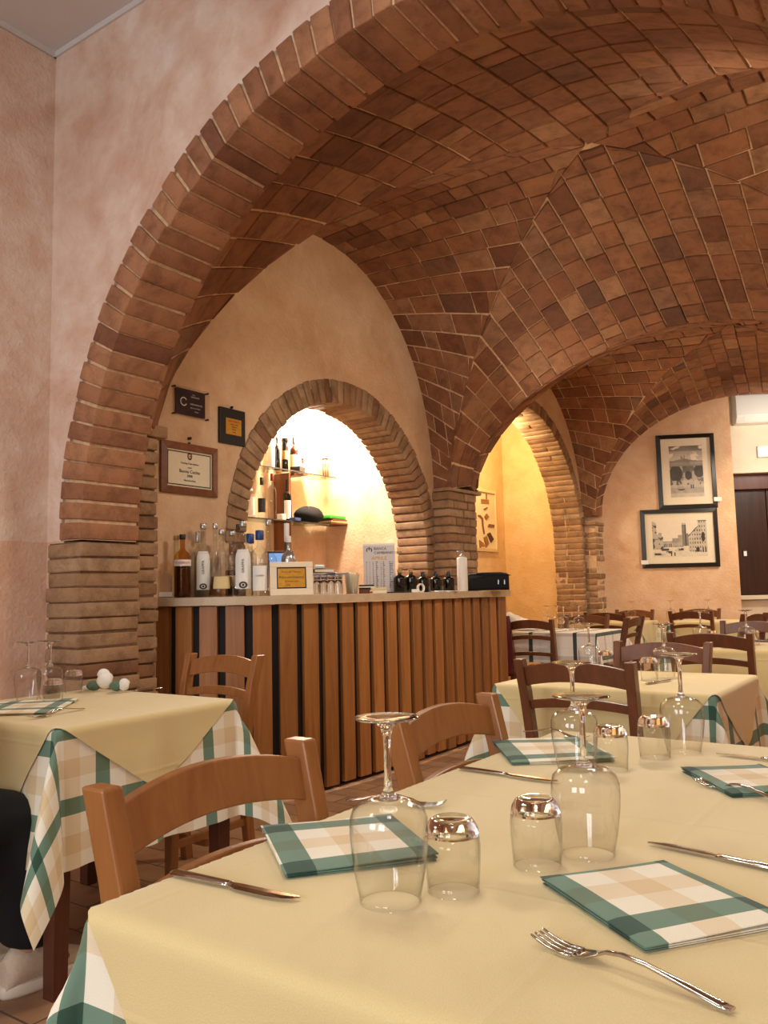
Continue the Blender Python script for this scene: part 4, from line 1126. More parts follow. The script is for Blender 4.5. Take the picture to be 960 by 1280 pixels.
slab('napkin_box', 216, 4.74, CT+.0005, .074, .05, .034, 'label', 'flat white box at the left end of the bar', 'box', -.05, .002, None, (('base_strip', 'ink', -.074, .074, -.0505, -.0495, .003, .007),))

# ------------------------------------------------------------------ NICHE SHELVES
def onL(px, py, off):
    d = ray(px, py); nrm = Vector((N.x, N.y, 0)); t_ = ((L0+N*off).dot(nrm))/(d.dot(nrm)); p = d*t_
    return (p-L0).dot(DL), p.z+CZ
SU = -1.03
s1, z1 = onL(380, 590, SU); s2, z2 = onL(380, 652, SU)
sh = tag(empty('shelf_unit', W(-1.27, 2.0, z2)), 'glass shelves with a brown upright board in the bottle niche', 'shelf'); bl = sh.location.copy()
loc = lambda v: W(v.x, v.y, v.z)-bl
for z, e in ((z1, onL(420, 595, SU)[0]), (z2, onL(412, 655, SU)[0])):
    mb = MB(); mb.box(-1.275, SU, .85, min(e, 3.0), z-.010, z); gs = mb.build('glass_shelf', 'shelf_glass', sh, loc)
    mb = MB(); mb.box(SU-.002, SU+.0015, .85, min(e, 3.0), z-.010, z); mb.build('front_edge', 'ink', gs, loc)
sp = onL(357, 620, -1.15)[0]
mb = MB(); mb.box(-1.278, -1.10, sp-.012, sp+.012, CT-.1, z1-.012); mb.build('upright_board', 'brown_frame', sh, loc)
mb = MB(); mb.hexa([(-1.27, sp+.015, z1-.07), (-1.27, sp+.2, z1-.02), (-1.06, sp+.2, z1-.02), (-1.06, sp+.015, z1-.03), (-1.27, sp+.015, z1-.011), (-1.27, sp+.2, z1-.011), (-1.06, sp+.2, z1-.011), (-1.06, sp+.015, z1-.011)]); mb.build('bracket', 'brown_frame', sh, loc)
def sb(px, top, base, wpx, label, shelf, **k):
    u = -1.13; z = (z1, z2)[shelf]+.0005; s_, zt = onL(px, top, u); sb_, zb = onL(px, base, u)
    p = W(u, s_, z); h = max(.06, zt-zb); r = wpx/2/F*p.y
    return bottle(p, h, r, label, group=GS, **k)
sb(338, 548, 583, 10, 'white bottle at the left of the upper glass shelf, half behind the brick ring', 0, style='box', body='label', cap=None)
sb(346, 543, 584, 8, 'tall black bottle on the upper glass shelf beside the white one', 0, style='round', body='dark_glass', cap='cap_black')
sb(356, 544, 585, 9, 'black square bottle with an orange band on the upper glass shelf', 0, style='box', body='dark_glass', lab='cork', labz=(.35, .62), cap=None, arc=60, neck=.03)
sb(367, 542, 586, 11, 'brown round bottle with a thin black neck on the upper glass shelf', 0, style='round', body='brown_glass', lab='label_tan', labz=(.1, .5), cap='cap_black', capz=.18, neck=.009)
sb(313, 611, 648, 11, 'clear bottle with a white label at the left of the lower glass shelf', 1, style='box', lab='label', labz=(.1, .7), cap='label', neck=.012)
sb(327, 597, 649, 10, 'clear bottle with a black and gold label on the lower glass shelf', 1, style='round', lab='black_wood', labz=(.16, .50), cap='cap_black', capz=.17, neck=.012)
sb(340, 592, 650, 11, 'clear slender bottle with a red capsule on the lower glass shelf', 1, style='round', cap='cap_red', capz=.15, neck=.012)
sb(359, 600, 652, 11, 'dark wine bottle with a white label in front of the brown upright board', 1, style='round', body='dark_glass', lab='label', labz=(.06, .50), cap='cap_black', capz=.22, neck=.013, arc=50)
sb(378, 568, 588, 4, 'tiny brown flask on the upper glass shelf', 0, style='round', body='brown_glass', cap='cap_black')
def shelf_slab(name, px, shelf, w, d, h, mat, label, cat, rot=0, u=-1.13, dz=0, bev=.003):
    s_ = onL(px, 590 if shelf == 0 else 652, u)[0]; p = W(u, s_, (z1, z2)[shelf]+.0005+dz)
    mb = MB(); mb.box(-d, d, -w, w, 0, h); o = mb.build(name, mat, None, None, bev); o.location = p; o.rotation_euler = (0, 0, ROT+rot); return tag(o, label, cat)
s_ = onL(386, 590, -1.1)[0]
mb = MB(); mb.hexa([(.0, -.09, 0), (.03, -.09, 0), (.03, .09, 0), (0, .09, 0), (-.04, -.08, .10), (-.03, -.08, .10), (-.03, .06, .13), (-.04, .06, .13)])
o = mb.build('greeting_card', 'label_tan'); o.location = W(-1.1, s_, z1+.0005); o.rotation_euler = (0, 0, ROT); tag(o, 'leaning tan card on the upper glass shelf', 'card')
shelf_slab('grey_box', 372, 0, .05, .05, .045, 'ink', 'dark little box before the tan card on the upper shelf', 'box', .2, -1.08)
p_s = onL(407, 590, -1.12)[0]
t_ = tag(empty('glass_canister', W(-1.12, p_s, z1+.0005)), 'glass canister with a metal lid at the right of the upper shelf', 'canister')
mb = MB(); mb.lathe([(.0005, .002), (.045, 0), (.047, .01), (.047, .16), (.040, .175)], 20, cap=False); mb.build('jar', 'clear_glass', t_)
mb = MB(); mb.lathe([(.042, .172), (.044, .176), (.044, .190), (.0005, .192)], 20, cap=False); mb.build('lid', 'cap_silver', t_)
for k in range(3):
    mb = MB(); mb.tube([(-.02+.02*k, 0, .004), (-.022+.022*k, .004, .13)], .007, 8); mb.build('stick', 'brown_frame', t_)
shelf_slab('small_box', 352, 1, .025, .03, .05, 'label', 'small white box beside the dark wine bottle on the lower shelf', 'box', 0, -1.06)
shelf_slab('blue_packet', 369, 1, .045, .03, .028, 'cap_blue', 'small blue packet on the lower shelf', 'packet', .1, -1.05)
mb = MB(); rows = []
for i in range(9):
    a = -PI/2+PI*i/8; rows.append([(max(.02, math.cos(a))*.10*math.cos(b2)*(1+.1*math.sin(3*b2+i)), max(.02, math.cos(a))*.17*math.sin(b2)*(1+.08*math.sin(4*b2-i)), .075+.075*math.sin(a)*(1+.1*math.sin(2*b2))) for b2 in [2*PI*k/20 for k in range(20)]])
mb.grid(rows, 0, True, closed=True); o = mb.build('black_pouch', 'black_fabric'); o.location = W(-1.14, onL(386, 650, -1.14)[0], z2+.002); o.rotation_euler = (0, 0, ROT); tag(o, 'black soft pouch on the lower glass shelf', 'pouch')
for i in range(3):
    o = shelf_slab('paper_stack', 415, 1, .13, .10, .016, ('brown_frame', 'label_tan', 'brown_frame')[i], ('lowest', 'middle', 'top')[i]+' folded cloth menu in the pile under the green tray', 'menu', .04*i-.04, -1.12, .017*i)
shelf_slab('green_tray', 412, 1, .12, .10, .03, 'green_tray', 'bright green plastic tray on top of the menus in the niche', 'tray', .03, -1.12, .052, .006)

# ------------------------------------------------------------------ THINGS ON THE WALLS
def wall_mat(o, X, Z):
    Y = Vector((0, 0, 1)); return Matrix((( X.x, Y.x, Z.x, o.x), (X.y, Y.y, Z.y, o.y), (X.z, Y.z, Z.z, o.z), (0, 0, 0, 1)))
def hang(name, X, Z, pos, label, cat):
    o = bpy.data.objects.new(name, None); COL.objects.link(o); o.matrix_world = wall_mat(pos, X, Z); o.empty_display_size = .05
    return tag(o, label, cat)
def frame_part(par, w, h, b_, d, mat, name='frame', z0=.002):
    mb = MB()
    q = [(-w, -h), (w, -h), (w, h), (-w, h)]; i_ = [(-w+b_, -h+b_), (w-b_, -h+b_), (w-b_, h-b_), (-w+b_, h-b_)]
    for k in range(4):
        j2 = (k+1) % 4
        mb.hexa([(*q[k], z0), (*q[j2], z0), (*i_[j2], z0), (*i_[k], z0), (*q[k], d*.8), (*q[j2], d*.8), (*i_[j2], d), (*i_[k], d)])
    return mb.build(name, mat, par, None, .002)
def flat(par, name, x0, x1, y0, y1, z0, z1, mat):
    mb = MB(); mb.box(x0, x1, y0, y1, z0, z1); return mb.build(name, mat, par)
def fromL(tl, br, off):
    a, za = onL(*tl, off); b2, zb = onL(*br, off); return (a+b2)/2, (za+zb)/2, abs(b2-a)/2, abs(za-zb)/2
# diploma
s_, z_, w, h = fromL((199, 549), (269.7, 622.6), UW)
o = hang('diploma', DL, N, W(UW, s_, z_), 'brown-framed cream diploma hanging left of the niche above the bottles', 'diploma')
frame_part(o, w, h, .042, .024, 'brown_frame')
pp = flat(o, 'sheet', -w+.036, w-.036, -h+.036, h-.036, .004, .010, 'paper')
mb = MB(); a, b2 = w-.052, h-.052
for x0, x1, y0, y1 in ((-a, a, b2-.006, b2), (-a, a, -b2, -b2+.006), (-a, -a+.006, -b2, b2), (a-.006, a, -b2, b2)): mb.box(x0, x1, y0, y1, .010, .0112)
mb.build('border_line', plain('dark_green_ink', '#22301f', .7), pp)
mb = MB(); rows = [[(q*.018*math.cos(2*PI*k/28), b2-.022+q*.023*math.sin(2*PI*k/28), .0118) for k in range(28)] for q in (.55, .62, 1.0)]
mb.grid(rows, 0, False, closed=True); mb.sphere((.002, b2-.022, .0118), (.004, .005, .001), 10, 6); mb.build('emblem', plain('emblem_brown', '#5a2c20', .7), pp)
XT = lambda x, y, z=.0115: Matrix.Translation((x, y, z))
merged('lettering', [(text_mb('Touring Club Italiano', .0165, XT(0, h*.22), 'ink', 'l'), 0), (text_mb('premia', .011, XT(0, h*.06), 'ink', 'l'), 0), (text_mb('Buona Cucina', .029, XT(0, -h*.10), 'ink', 'l'), 0), (text_mb('2008', .022, XT(0, -h*.27), 'ink', 'l'), 0), (text_mb('Ristoranti d\'Italia', .0135, XT(0, -h*.45), 'ink', 'l'), 0)], [('ink')], pp)
mb = MB(); mb.tube([(0, h+.035, 0), (0, h+.035, .02)], .009, 8); mb.box(-.006, .006, h-.002, h+.012, .004, .010); mb.build('nail', 'black', o)
# plum plaque behind acrylic
s_, z_, w, h = fromL((213, 479), (259, 529), UW); z_ -= .0
o = hang('plaque', DL, N, W(UW, s_, z_), 'plum plaque with a big ring emblem behind clear acrylic, top left on the bar wall', 'plaque')
flat(o, 'acrylic_sheet', -w, w, -h*.95, h*.95, .016, .020, 'acrylic')
pp = flat(o, 'panel', -w*.80, w*.78, -h*.80, h*.82, .010, .0155, 'purple')
mb = MB(); rows = [[(-w*.42+q*.027*math.cos(.55+(2*PI-1.0)*k/30), .0+q*.027*math.sin(.55+(2*PI-1.0)*k/30), .0208) for k in range(31)] for q in (.76, 1)]
mb.grid(rows, 0, False); mb.build('ring_emblem', 'silver_ink', pp)
merged('lettering', [(text_mb('onfcommercio', .0165, XT(w*.26, -.006, .0208), 'silver_ink', 'l'), 0), (text_mb('2012', .010, XT(w*.12, h*.52, .0208), 'silver_ink', 'l'), 0), (text_mb('RISTORANTE', .011, XT(w*.2, h*.38, .0208), 'silver_ink', 'l'), 0), (text_mb('imprese per l\'Italia', .0105, XT(w*.2, -h*.30, .0208), 'silver_ink', 'l'), 0), (text_mb('Arezzo', .010, XT(w*.28, -h*.52, .0208), 'silver_ink', 'l'), 0)], ['silver_ink'], pp)
for sx in (-1, 1):
    for sy in (-1, 1):
        mb = MB(); mb.lathe([(.005, 0), (.005, .022), (.006, .022), (.006, .025), (.0005, .026)], 12, c=(sx*w*.9, sy*h*.84, 0)); mb.build('standoff', 'black', o)
# black plaque with gold plate
s_, z_, w, h = fromL((272, 508), (304, 559), UW)
o = hang('plaque', DL, N, W(UW, s_, z_), 'black plaque with a square golden plate beside the niche arch', 'plaque')
mb = MB(); mb.box(-w, w, -h, h, .002, .020); mb.build('board', 'black', o, None, .003)
pp = flat(o, 'plate', -w*.55, w*.66, -h*.46, h*.44, .020, .022, 'gold')
merged('lettering', [(text_mb('RISTORANTE', .017, XT(.01, h*.28, .0222), 'red', 'l'), 0)]+[(text_mb(q, .0125, XT(.01, y*h, .0222), 'ink', 'l'), 1) for q, y in (('premio cucina', .12), ('tradizione', -.02), ('toscana', -.16), ('2010', -.32))], ['red', 'ink'], pp)
mb = MB(); mb.tube([(0, h+.012, .004), (0, h+.012, .018)], .008, 8); mb.box(-.006, .006, h-.01, h+.012, .004, .010); mb.build('nail', 'black', o)

# raster prints
def vnoise(x, y, sd=0):
    def hsh(i, j2): return (math.sin(i*127.1+j2*311.7+sd*74.7)*43758.5453) % 1
    i, j2 = math.floor(x), math.floor(y); fx, fy = x-i, y-j2; fx = fx*fx*(3-2*fx); fy = fy*fy*(3-2*fy)
    return (hsh(i, j2)*(1-fx)+hsh(i+1, j2)*fx)*(1-fy)+(hsh(i, j2+1)*(1-fx)+hsh(i+1, j2+1)*fx)*fy
def fbm(x, y, sd=0): return .55*vnoise(x, y, sd)+.3*vnoise(2.1*x, 2.1*y, sd+1)+.15*vnoise(4.3*x, 4.3*y, sd+2)
def raster(name, par, w, h, z, nx, ny, fn):
    me = bpy.data.meshes.new(name); v = []; f = []
    for j2 in range(ny+1):
        for i in range(nx+1): v.append((-w+2*w*i/nx, -h+2*h*j2/ny, z))
    for j2 in range(ny):
        for i in range(nx): k = j2*(nx+1)+i; f.append((k, k+1, k+nx+2, k+nx+1))
    me.from_pydata(v, [], f); me.materials.append(M['print'])
    at = me.color_attributes.new('Col', 'FLOAT_COLOR', 'CORNER'); li = 0
    for j2 in range(ny):
        for i in range(nx):
            g = fn((i+.5)/nx, (j2+.5)/ny); c = (g*.95, g*.80, g*.60, 1)
            for _ in range(4): at.data[li].color = c; li += 1
    o = bpy.data.objects.new(name, me); COL.objects.link(o); o.parent = par; return o
def hill(x, y):
    n = fbm(x*9, y*9, 3)
    ridge = .70+.05*math.exp(-((x-.42)/.22)**2)+.012*fbm(x*20, 1, 9)
    if y > ridge:
        c = fbm(x*4, (y-ridge)*16+x, 5); g = .32+.35*(1-(y-ridge)/.3)
        if c > .52: g += (c-.52)*3.2
        elif y > .9: g -= .18
        for k, hh in ((.36, .055), (.40, .035), (.45, .06)):
            if abs(x-k) < .012 and y < ridge+hh: g = .16
        return max(.05, min(.9, g))
    if y > .60: return .20+.28*n*(.7+.3*math.sin(y*60))
    if y > .32:
        for cx, cy, r in ((.18, .46, .19), (.88, .50, .15), (.55, .42, .10)):
            if ((x-cx)/r)**2+((y-cy)/(r*.85))**2 < 1+.3*(n-.5): return .025+.06*n
        return .08+.30*n**1.4 if n < .55 else .45
    if y > .24: return .12 if n < .48 else .55*n+.15
    if ((x-.32)/.12)**2+((y-.17)/.045)**2 < 1: return .10 if y < .165 or n < .4 else .42
    for cx in (.62, .68):
        if abs(x-cx) < .018 and .16 < y < .34: return .06
    if y > .19: return .35+.3*n
    return .30+.22*n+(.15 if y < .08 else 0)
def piazza(x, y):
    n = fbm(x*16, y*12, 11)
    # left fronts
    if x < .19 and y > .2:
        top = .98-.9*x if x < .08 else .62-.6*(x-.08)
        if y < top: return .07 if n < .42 else .5
    if .11 < x < .17 and .3 < y < .66: return .30+.2*n
    # right fronts
    if x > .66:
        top = .56+(x-.66)*1.45
        if x > .84: top = .97
        if y < top and y > .10+.1*(1-x):
            if y > top-.03: return .06
            if ((x-.93)/.035)**2+((y-.52)/.13)**2 < 1: return .03
            for cx in (.81, .84, .92, .965):
                if abs(x-cx) < .014 and .08 < y < .24: return .03
            fr = (x*22) % 1; fy = (y*9) % 1
            if fr < .38 and fy < .5: return .10+.1*n
            return .45+.2*n
    if .545 < x < .625 and y > .28 and y < .90:
        if y > .86 and (x*60) % 1 < .4: pass
        else: return .12+.16*n if x < .60 else .07
    if .62 < x < .66 and .28 < y < .62: return .12+.2*n
    if .47 < x < .56 and .28 < y < .58: return .28+.25*n
    if .36 < x < .5 and .28 < y < .50: return .22+.3*n
    if .14 < x < .56 and .26 < y < .42:
        if y > .40: return .08
        if (x*30) % 1 < .4 and y < .36: return .05
        return .32+.25*n
    if y < .28:
        for cx, cy, a in ((.5, .20, .06), (.72, .26, .05), (.22, .20, .07), (.12, .08, .10), (.3, .12, .05), (.44, .17, .04)):
            if abs(x-cx) < a and abs(y-cy) < .03: return .06 if n < .55 else .6
        for cx in (.335, .395):
            if abs(x-cx) < .009 and .02 < y < .12: return .05
        return .60+.22*n
    return .78+.06*n
def framed(tlx, tly, brx, bry, label, fn, res, bw, mw, cap_at):
    def hit(px, py):
        d = ray(px, py); n_ = Vector((EN.x*N.x+EN.y*DL.x, EN.x*N.y+EN.y*DL.y, 0)); p0 = Wl(E(0, 0)); t_ = p0.dot(n_)/d.dot(n_); p = d*t_; p.z += CZ; return p, n_
    a, nw = hit(tlx, tly); b2, _ = hit(brx, bry); X = Vector((-nw.y, nw.x, 0)); c = (a+b2)/2
    w, h = abs((b2-a).dot(X))/2, abs(b2.z-a.z)/2
    o = hang('framed_photograph', X, nw, Vector((c.x, c.y, c.z)), label, 'picture')
    frame_part(o, w, h, bw, .035, 'black_wood')
    flat(o, 'mat_board', -w+bw*.9, w-bw*.9, -h+bw*.9, h-bw*.9, .004, .016, 'mat_board')
    raster('photograph', o, w-bw-mw, h-bw-mw*.95, .0168, *res, fn)
    mb = MB(); mb.box(cap_at[0]*w-.045, cap_at[0]*w+.045, cap_at[1]*h-.025, cap_at[1]*h+.025, .036, .039); mb.build('caption_card', 'label', o)
    return o
framed(819, 545, 897, 634.5, 'upright black-framed photograph of a hill town with trees and a car', hill, (86, 118), .05, .098, (1.0, -.78))
framed(799.5, 638, 900, 708, 'landscape black-framed photograph of a town square with a tower', piazza, (130, 84), .05, .085, (-.95, -.80))

# cream panel with wooden shapes in the alcove
AU = -1.235
s_, z_, w, h = fromL((575, 606), (621, 690.5), AU)
o = hang('wood_panel_picture', DL, N, W(AU, s_, z_), 'cream panel with brown wooden shapes on the alcove wall', 'picture')
frame_part(o, w, h, .04, .03, plain('cream_frame', '#e8cf98', .6)); flat(o, 'board', -w+.03, w-.03, -h+.03, h-.03, .004, .014, plain('cream_board', '#efdcae', .7))
def P2(cx, cy): a, b2 = onL(580+cx/8, 560+cy/8, AU); return a-s_, b2-z_
def shape(pts, mat, name='inlay'):
    q = [P2(*p_) for p_ in pts]; mb = MB(); n_ = len(q)
    mb.v += [Vector((x, y, .013)) for x, y in q]+[Vector((x, y, .022)) for x, y in q]
    mb.face(range(n_, 2*n_)); mb.face(list(range(n_))[::-1])
    for k in range(n_): mb.face((k, (k+1) % n_, n_+(k+1) % n_, n_+k))
    mb.build(name, mat, o)
shape([(160, 512), (235, 518), (235, 556), (160, 552)], 'chair'); shape([(208, 460), (214, 460), (215, 514), (208, 514)], 'chair_dark')
shape([(183, 612), (220, 592), (222, 600), (195, 622)], 'brown_frame'); shape([(190, 690), (212, 655), (237, 690), (210, 722)], 'chair')
shape([(225, 790), (240, 760), (292, 770), (285, 796)], 'brown_frame'); shape([(218, 862), (247, 845), (285, 912), (258, 950)], 'dark_door')
shape([(184, 895), (214, 878), (236, 958), (208, 1000)], 'chair'); shape([(145, 1020), (140, 920), (180, 950), (200, 985), (160, 990)], 'chair')
shape([(128, 670), (150, 672), (178, 705), (182, 780), (195, 860), (184, 862), (170, 780), (165, 712), (145, 690), (128, 684)], 'brown_frame')
# small black spotlight on the pier capital
p = W(.02, 3.60, 2.022); t_ = tag(empty('spotlight', p, ROT), 'small black spotlight standing on the capital of the middle brick pier', 'spotlight')
mb = MB(); mb.lathe([(.030, 0), (.030, .010), (.008, .012), (.008, .03)], 14); mb.build('base', 'black', t_)
mb = MB(); mb.lathe([(.0005, .03), (.030, .03), (.034, .05), (.040, .11), (.036, .112), (.026, .06), (.0005, .055)], 18, cap=False); mb.build('lamp_head', 'black', t_)

# air conditioner and small things in the passage
X = Wl(E(1, 0))-Wl(E(0, 0)); X.z = 0; X.normalize(); NW = Vector((X.y, -X.x, 0))
def hitE(px, py, off):
    p0 = Wl(E(0, 0, off)); d = ray(px, py); t_ = p0.dot(NW)/d.dot(NW); p = d*t_; p.z += CZ; return p
a = hitE(919, 491, PO+.22); b2 = hitE(919, 529, PO+.22); hh = (a.z-b2.z)/2
base = hitE(919, 510, PO); c = Vector((a.x, a.y, (a.z+b2.z)/2))-NW*.22+X*.46
o = hang('air_conditioner', X, NW, c, 'white air conditioner high in the passage beside the photograph wall', 'air conditioner')
mb = MB(); secs = [[(x, -hh, .0), (x, -hh*.98, .16), (x, -hh*.55, .215), (x, hh*.8, .22), (x, hh, .19), (x, hh, .0)] for x in (-.46, .46)]
mb.loft(secs, sm=False); mb.build('casing', 'white', o, None, .008)
mb = MB(); mb.hexa([(-.36, -hh*.92, .17), (.36, -hh*.92, .17), (.36, -hh*.45, .222), (-.36, -hh*.45, .222), (-.36, -hh*.90, .178), (.36, -hh*.90, .178), (.36, -hh*.44, .229), (-.36, -hh*.44, .229)]); mb.build('flap', 'label', o, None, .002)
p = hitE(952, 565, PO); o = hang('control_unit', X, NW, p+X*.03, 'small white control unit on the wall below the air conditioner', 'control unit')
mb = MB(); mb.box(-.09, .12, -.075, .075, 0, .04); mb.build('casing', 'white', o, None, .006); flat(o, 'display', -.06, .10, -.01, .045, .04, .042, 'cap_silver')
p = hitE(931, 692, -.30); o = hang('switch_plate', X, NW, p, 'small grey switch plate at the edge of the photograph wall', 'switch')
mb = MB(); mb.box(-.02, .02, -.045, .045, -.03, .02); mb.build('plate', 'ink', o, None, .004); flat(o, 'rocker', -.018, .018, -.03, .03, .02, .024, 'label')
p = hitE(931.5, 735, -.5); t_ = tag(empty('fire_extinguisher', Vector((p.x, p.y, .99))), 'red cylinder glimpsed behind the edge of the photograph wall', 'extinguisher')
t_.location = Wl(E(TE+.125, .986, PO+.06))
mb = MB(); mb.lathe([(.055, 0), (.06, .01), (.06, .28), (.045, .32), (.02, .335)], 20); mb.build('cylinder', 'red', t_)
mb = MB(); mb.lathe([(.018, .33), (.018, .36), (.0005, .362)], 12); mb.box(-.012, .06, -.01, .01, .36, .375); mb.build('valve', 'black', t_)

# white bundle and wine-red cloth by the striped table
p = aty(644, 7.62, ZT); mb = MB(); rows = []
for i in range(25):
    rr = []
    for j2 in range(17):
        x, y = -.19+.38*i/24, -.14+.28*j2/16; e = max(0, 1-(x/.19)**2)*max(0, 1-(y/.14)**2)
        rr.append((x, y, .006+e**.5*(.10+.07*fbm(x*14+3, y*14, 2)-.06*(x/.19))))
    rows.append(rr)
mb.grid(rows, 0, True, [[(q[0], q[1]) for q in r_2] for r_2 in rows]); t_ = mb.build('cloth_bundle', 'white_cloth'); t_.location = p; t_.rotation_euler = (0, 0, ROT+.2); tag(t_, 'crumpled white cloth bundle on the striped table by the end of the bar', 'cloth')
cc = aty(631, 6.98, 0)
mb = MB(); rows = []
for i in range(15):
    z = .90-.50*i/14
    rows.append([(.035*math.cos(b2)*(1+.25*math.sin(3*b2+i*.5))+.004*i*.3, .05*math.sin(b2)*(1+.2*math.sin(2*b2-i*.4)), z) for b2 in [2*PI*k/16 for k in range(16)]])
mb.loft(rows); t_ = mb.build('jacket', 'wine_red'); t_.location = aty(630.5, 7.06, 0); tag(t_, 'wine-red garment hanging on the left post of the ladder-back chair', 'garment')

# ------------------------------------------------------------------ SEATED GUEST
def skin_mesh(name, V, Eg, mat, par, lv=2):
    me = bpy.data.meshes.new(name); me.from_pydata([v[0] for v in V], Eg, [])
    o = bpy.data.objects.new(name, me); COL.objects.link(o)
    md = o.modifiers.new('Skin', 'SKIN'); md.use_smooth_shade = True
    sv = me.skin_vertices[0].data if me.skin_vertices else None
    if sv is None:
        bm = bmesh.new(); bm.from_mesh(me); bm.verts.layers.skin.verify(); bm.to_mesh(me); bm.free(); sv = me.skin_vertices[0].data
    for i, v in enumerate(V):
        r = v[1]; sv[i].radius = r if isinstance(r, tuple) else (r, r); sv[i].use_root = (i == 0)
    sd = o.modifiers.new('Sub', 'SUBSURF'); sd.levels = lv; sd.render_levels = lv
    dg = bpy.context.evaluated_depsgraph_get(); dg.update()
    m2 = bpy.data.meshes.new_from_object(o.evaluated_get(dg)); bpy.data.objects.remove(o)
    m2.materials.clear(); m2.materials.append(M[mat]); m2.name = name
    for p_ in m2.polygons: p_.use_smooth = True; p_.material_index = 0
    o = bpy.data.objects.new(name, m2); COL.objects.link(o); o.parent = par; return o
PS = W(1.14, -2.02, 0)
per = tag(empty('person', PS, ROT), 'person in black trousers and cream canvas shoes seated at the corner table, left edge', 'person')
V = [((0, 0, .50), .12), ((0, -.02, .62), .115), ((0, -.03, .80), .12), ((0, -.03, .95), .11), ((0, -.01, 1.03), .05), ((0, .01, 1.10), .05), ((0, .03, 1.17), .075), ((0, .02, 1.26), .09), ((0, .01, 1.33), .05)]
Eg = [(i, i+1) for i in range(8)]
for sx in (-1, 1):
    n = len(V)
    V += [((sx*.10, .04, .50), .085), ((sx*.12, .42, .49), .06), ((sx*.12, .45, .12), .036), ((sx*.12, .46, .05), .038), ((sx*.12, .60, .03), .028)]
    Eg += [(0, n), (n, n+1), (n+1, n+2), (n+2, n+3), (n+3, n+4)]
    n = len(V)
    V += [((sx*.17, -.03, .97), .055), ((sx*.23, .02, .74), .045), ((sx*.13, .14, .66), .032), ((sx*.08, .19, .645), .025)]
    Eg += [(3, n), (n, n+1), (n+1, n+2), (n+2, n+3)]
    for fx, fl in ((-.03, .075), (-.01, .085), (.01, .08), (.028, .065)):
        m_ = len(V); V += [((sx*.08+fx*.8, .21, .642), .011), ((sx*.08+fx, .21+fl*.55, .637), .009), ((sx*.08+fx*1.05, .21+fl, .622), .008)]
        Eg += [(n+3, m_), (m_, m_+1), (m_+1, m_+2)]
    m_ = len(V); V += [((sx*.08-sx*.035, .195, .635), .010), ((sx*.08-sx*.055, .23, .625), .009)]; Eg += [(n+3, m_), (m_, m_+1)]
body = skin_mesh('body', V, Eg, 'skin', per)
mb = MB(); mb.sphere((0, .025, 1.235), (.078, .095, .115), 24, 16); mb.sphere((0, .122, 1.225), (.012, .018, .022), 10, 8)
for sx in (-1, 1): mb.sphere((sx*.03, .105, 1.25), (.012, .010, .008), 10, 8, 1); mb.sphere((sx*.08, .02, 1.235), (.010, .02, .03), 10, 8)
mb.sphere((0, .112, 1.175), (.022, .008, .006), 10, 6, 2)
mb.build('face', ['skin', 'hair', 'cap_red'], per)
mb = MB(); mb.sphere((0, .0, 1.275), (.092, .100, .098), 24, 14); mb.sphere((0, -.05, 1.20), (.085, .06, .11), 20, 12); mb.build('hair', 'hair', per)
V = [((0, -.01, .53), (.165, .13)), ((0, .0, .50), .13)]; Eg = [(0, 1)]
for sx in (-1, 1):
    n = len(V); V += [((sx*.10, .05, .515), .105), ((sx*.12, .25, .52), .10), ((sx*.12, .43, .505), .088), ((sx*.12, .465, .30), .090), ((sx*.12, .475, .17), .098), ((sx*.12, .470, .115), .100)]
    Eg += [(1, n), (n, n+1), (n+1, n+2), (n+2, n+3), (n+3, n+4), (n+4, n+5)]
skin_mesh('trousers', V, Eg, 'black_fabric', per)
V = [((0, 0, .56), (.155, .125)), ((0, -.02, .70), (.15, .12)), ((0, -.03, .88), (.17, .12)), ((0, -.02, 1.0), (.08, .07))]; Eg = [(0, 1), (1, 2), (2, 3)]
for sx in (-1, 1):
    n = len(V); V += [((sx*.18, -.03, .96), .07), ((sx*.235, .02, .75), .058), ((sx*.135, .13, .665), .045)]; Eg += [(2, n), (n, n+1), (n+1, n+2)]
skin_mesh('jumper', V, Eg, 'black_fabric', per)
for sx in (-1, 1):
    mb = MB(); secs = []
    for y, wd, z1_, zl in ((.385, .030, .10, .016), (.41, .040, .125, .016), (.46, .043, .15, .016), (.51, .044, .125, .016), (.56, .046, .095, .016), (.62, .045, .066, .016), (.66, .036, .050, .018), (.675, .018, .036, .02)):
        secs.append([(sx*.12+wd*math.cos(a)*(1 if math.sin(a) < .3 else .92), y, zl+(z1_-zl)*(.5+.5*math.sin(a))) for a in [2*PI*k/18 for k in range(18)]])
    mb.loft(secs); sh_ = mb.build('shoe', 'shoe', per)
    mb = MB(); rows = []
    for z, e in ((0, .0), (.008, .004), (.028, .004), (.034, .0)):
        rows.append([(sx*.12+(.047+e)*math.cos(a), .53+(.15+e)*math.sin(a)*1.0, z) for a in [2*PI*k/28 for k in range(28)]])
    mb.loft(rows); mb.build('sole', 'sole', sh_)
    mb = MB()
    for y, z in ((.50, .115), (.53, .10), (.56, .085)):
        for s3 in (-1, 1): mb.grid([[(sx*.12+s3*(.034+.012*q), y+.009*math.cos(a)*(.6+.4*q), z-.02+.009*math.sin(a)) for a in [2*PI*k/12 for k in range(12)]] for q in (0, 1)], 0, True, closed=True)
    mb.build('eyelets', 'shoe_metal', sh_)
chair(PS-Vector((0, 0, 0))+Vector((math.sin(AZ), math.cos(AZ), 0))*(-.268), AZd, 'honey brown wooden chair under the person in black at the corner table', CG, 'chair')
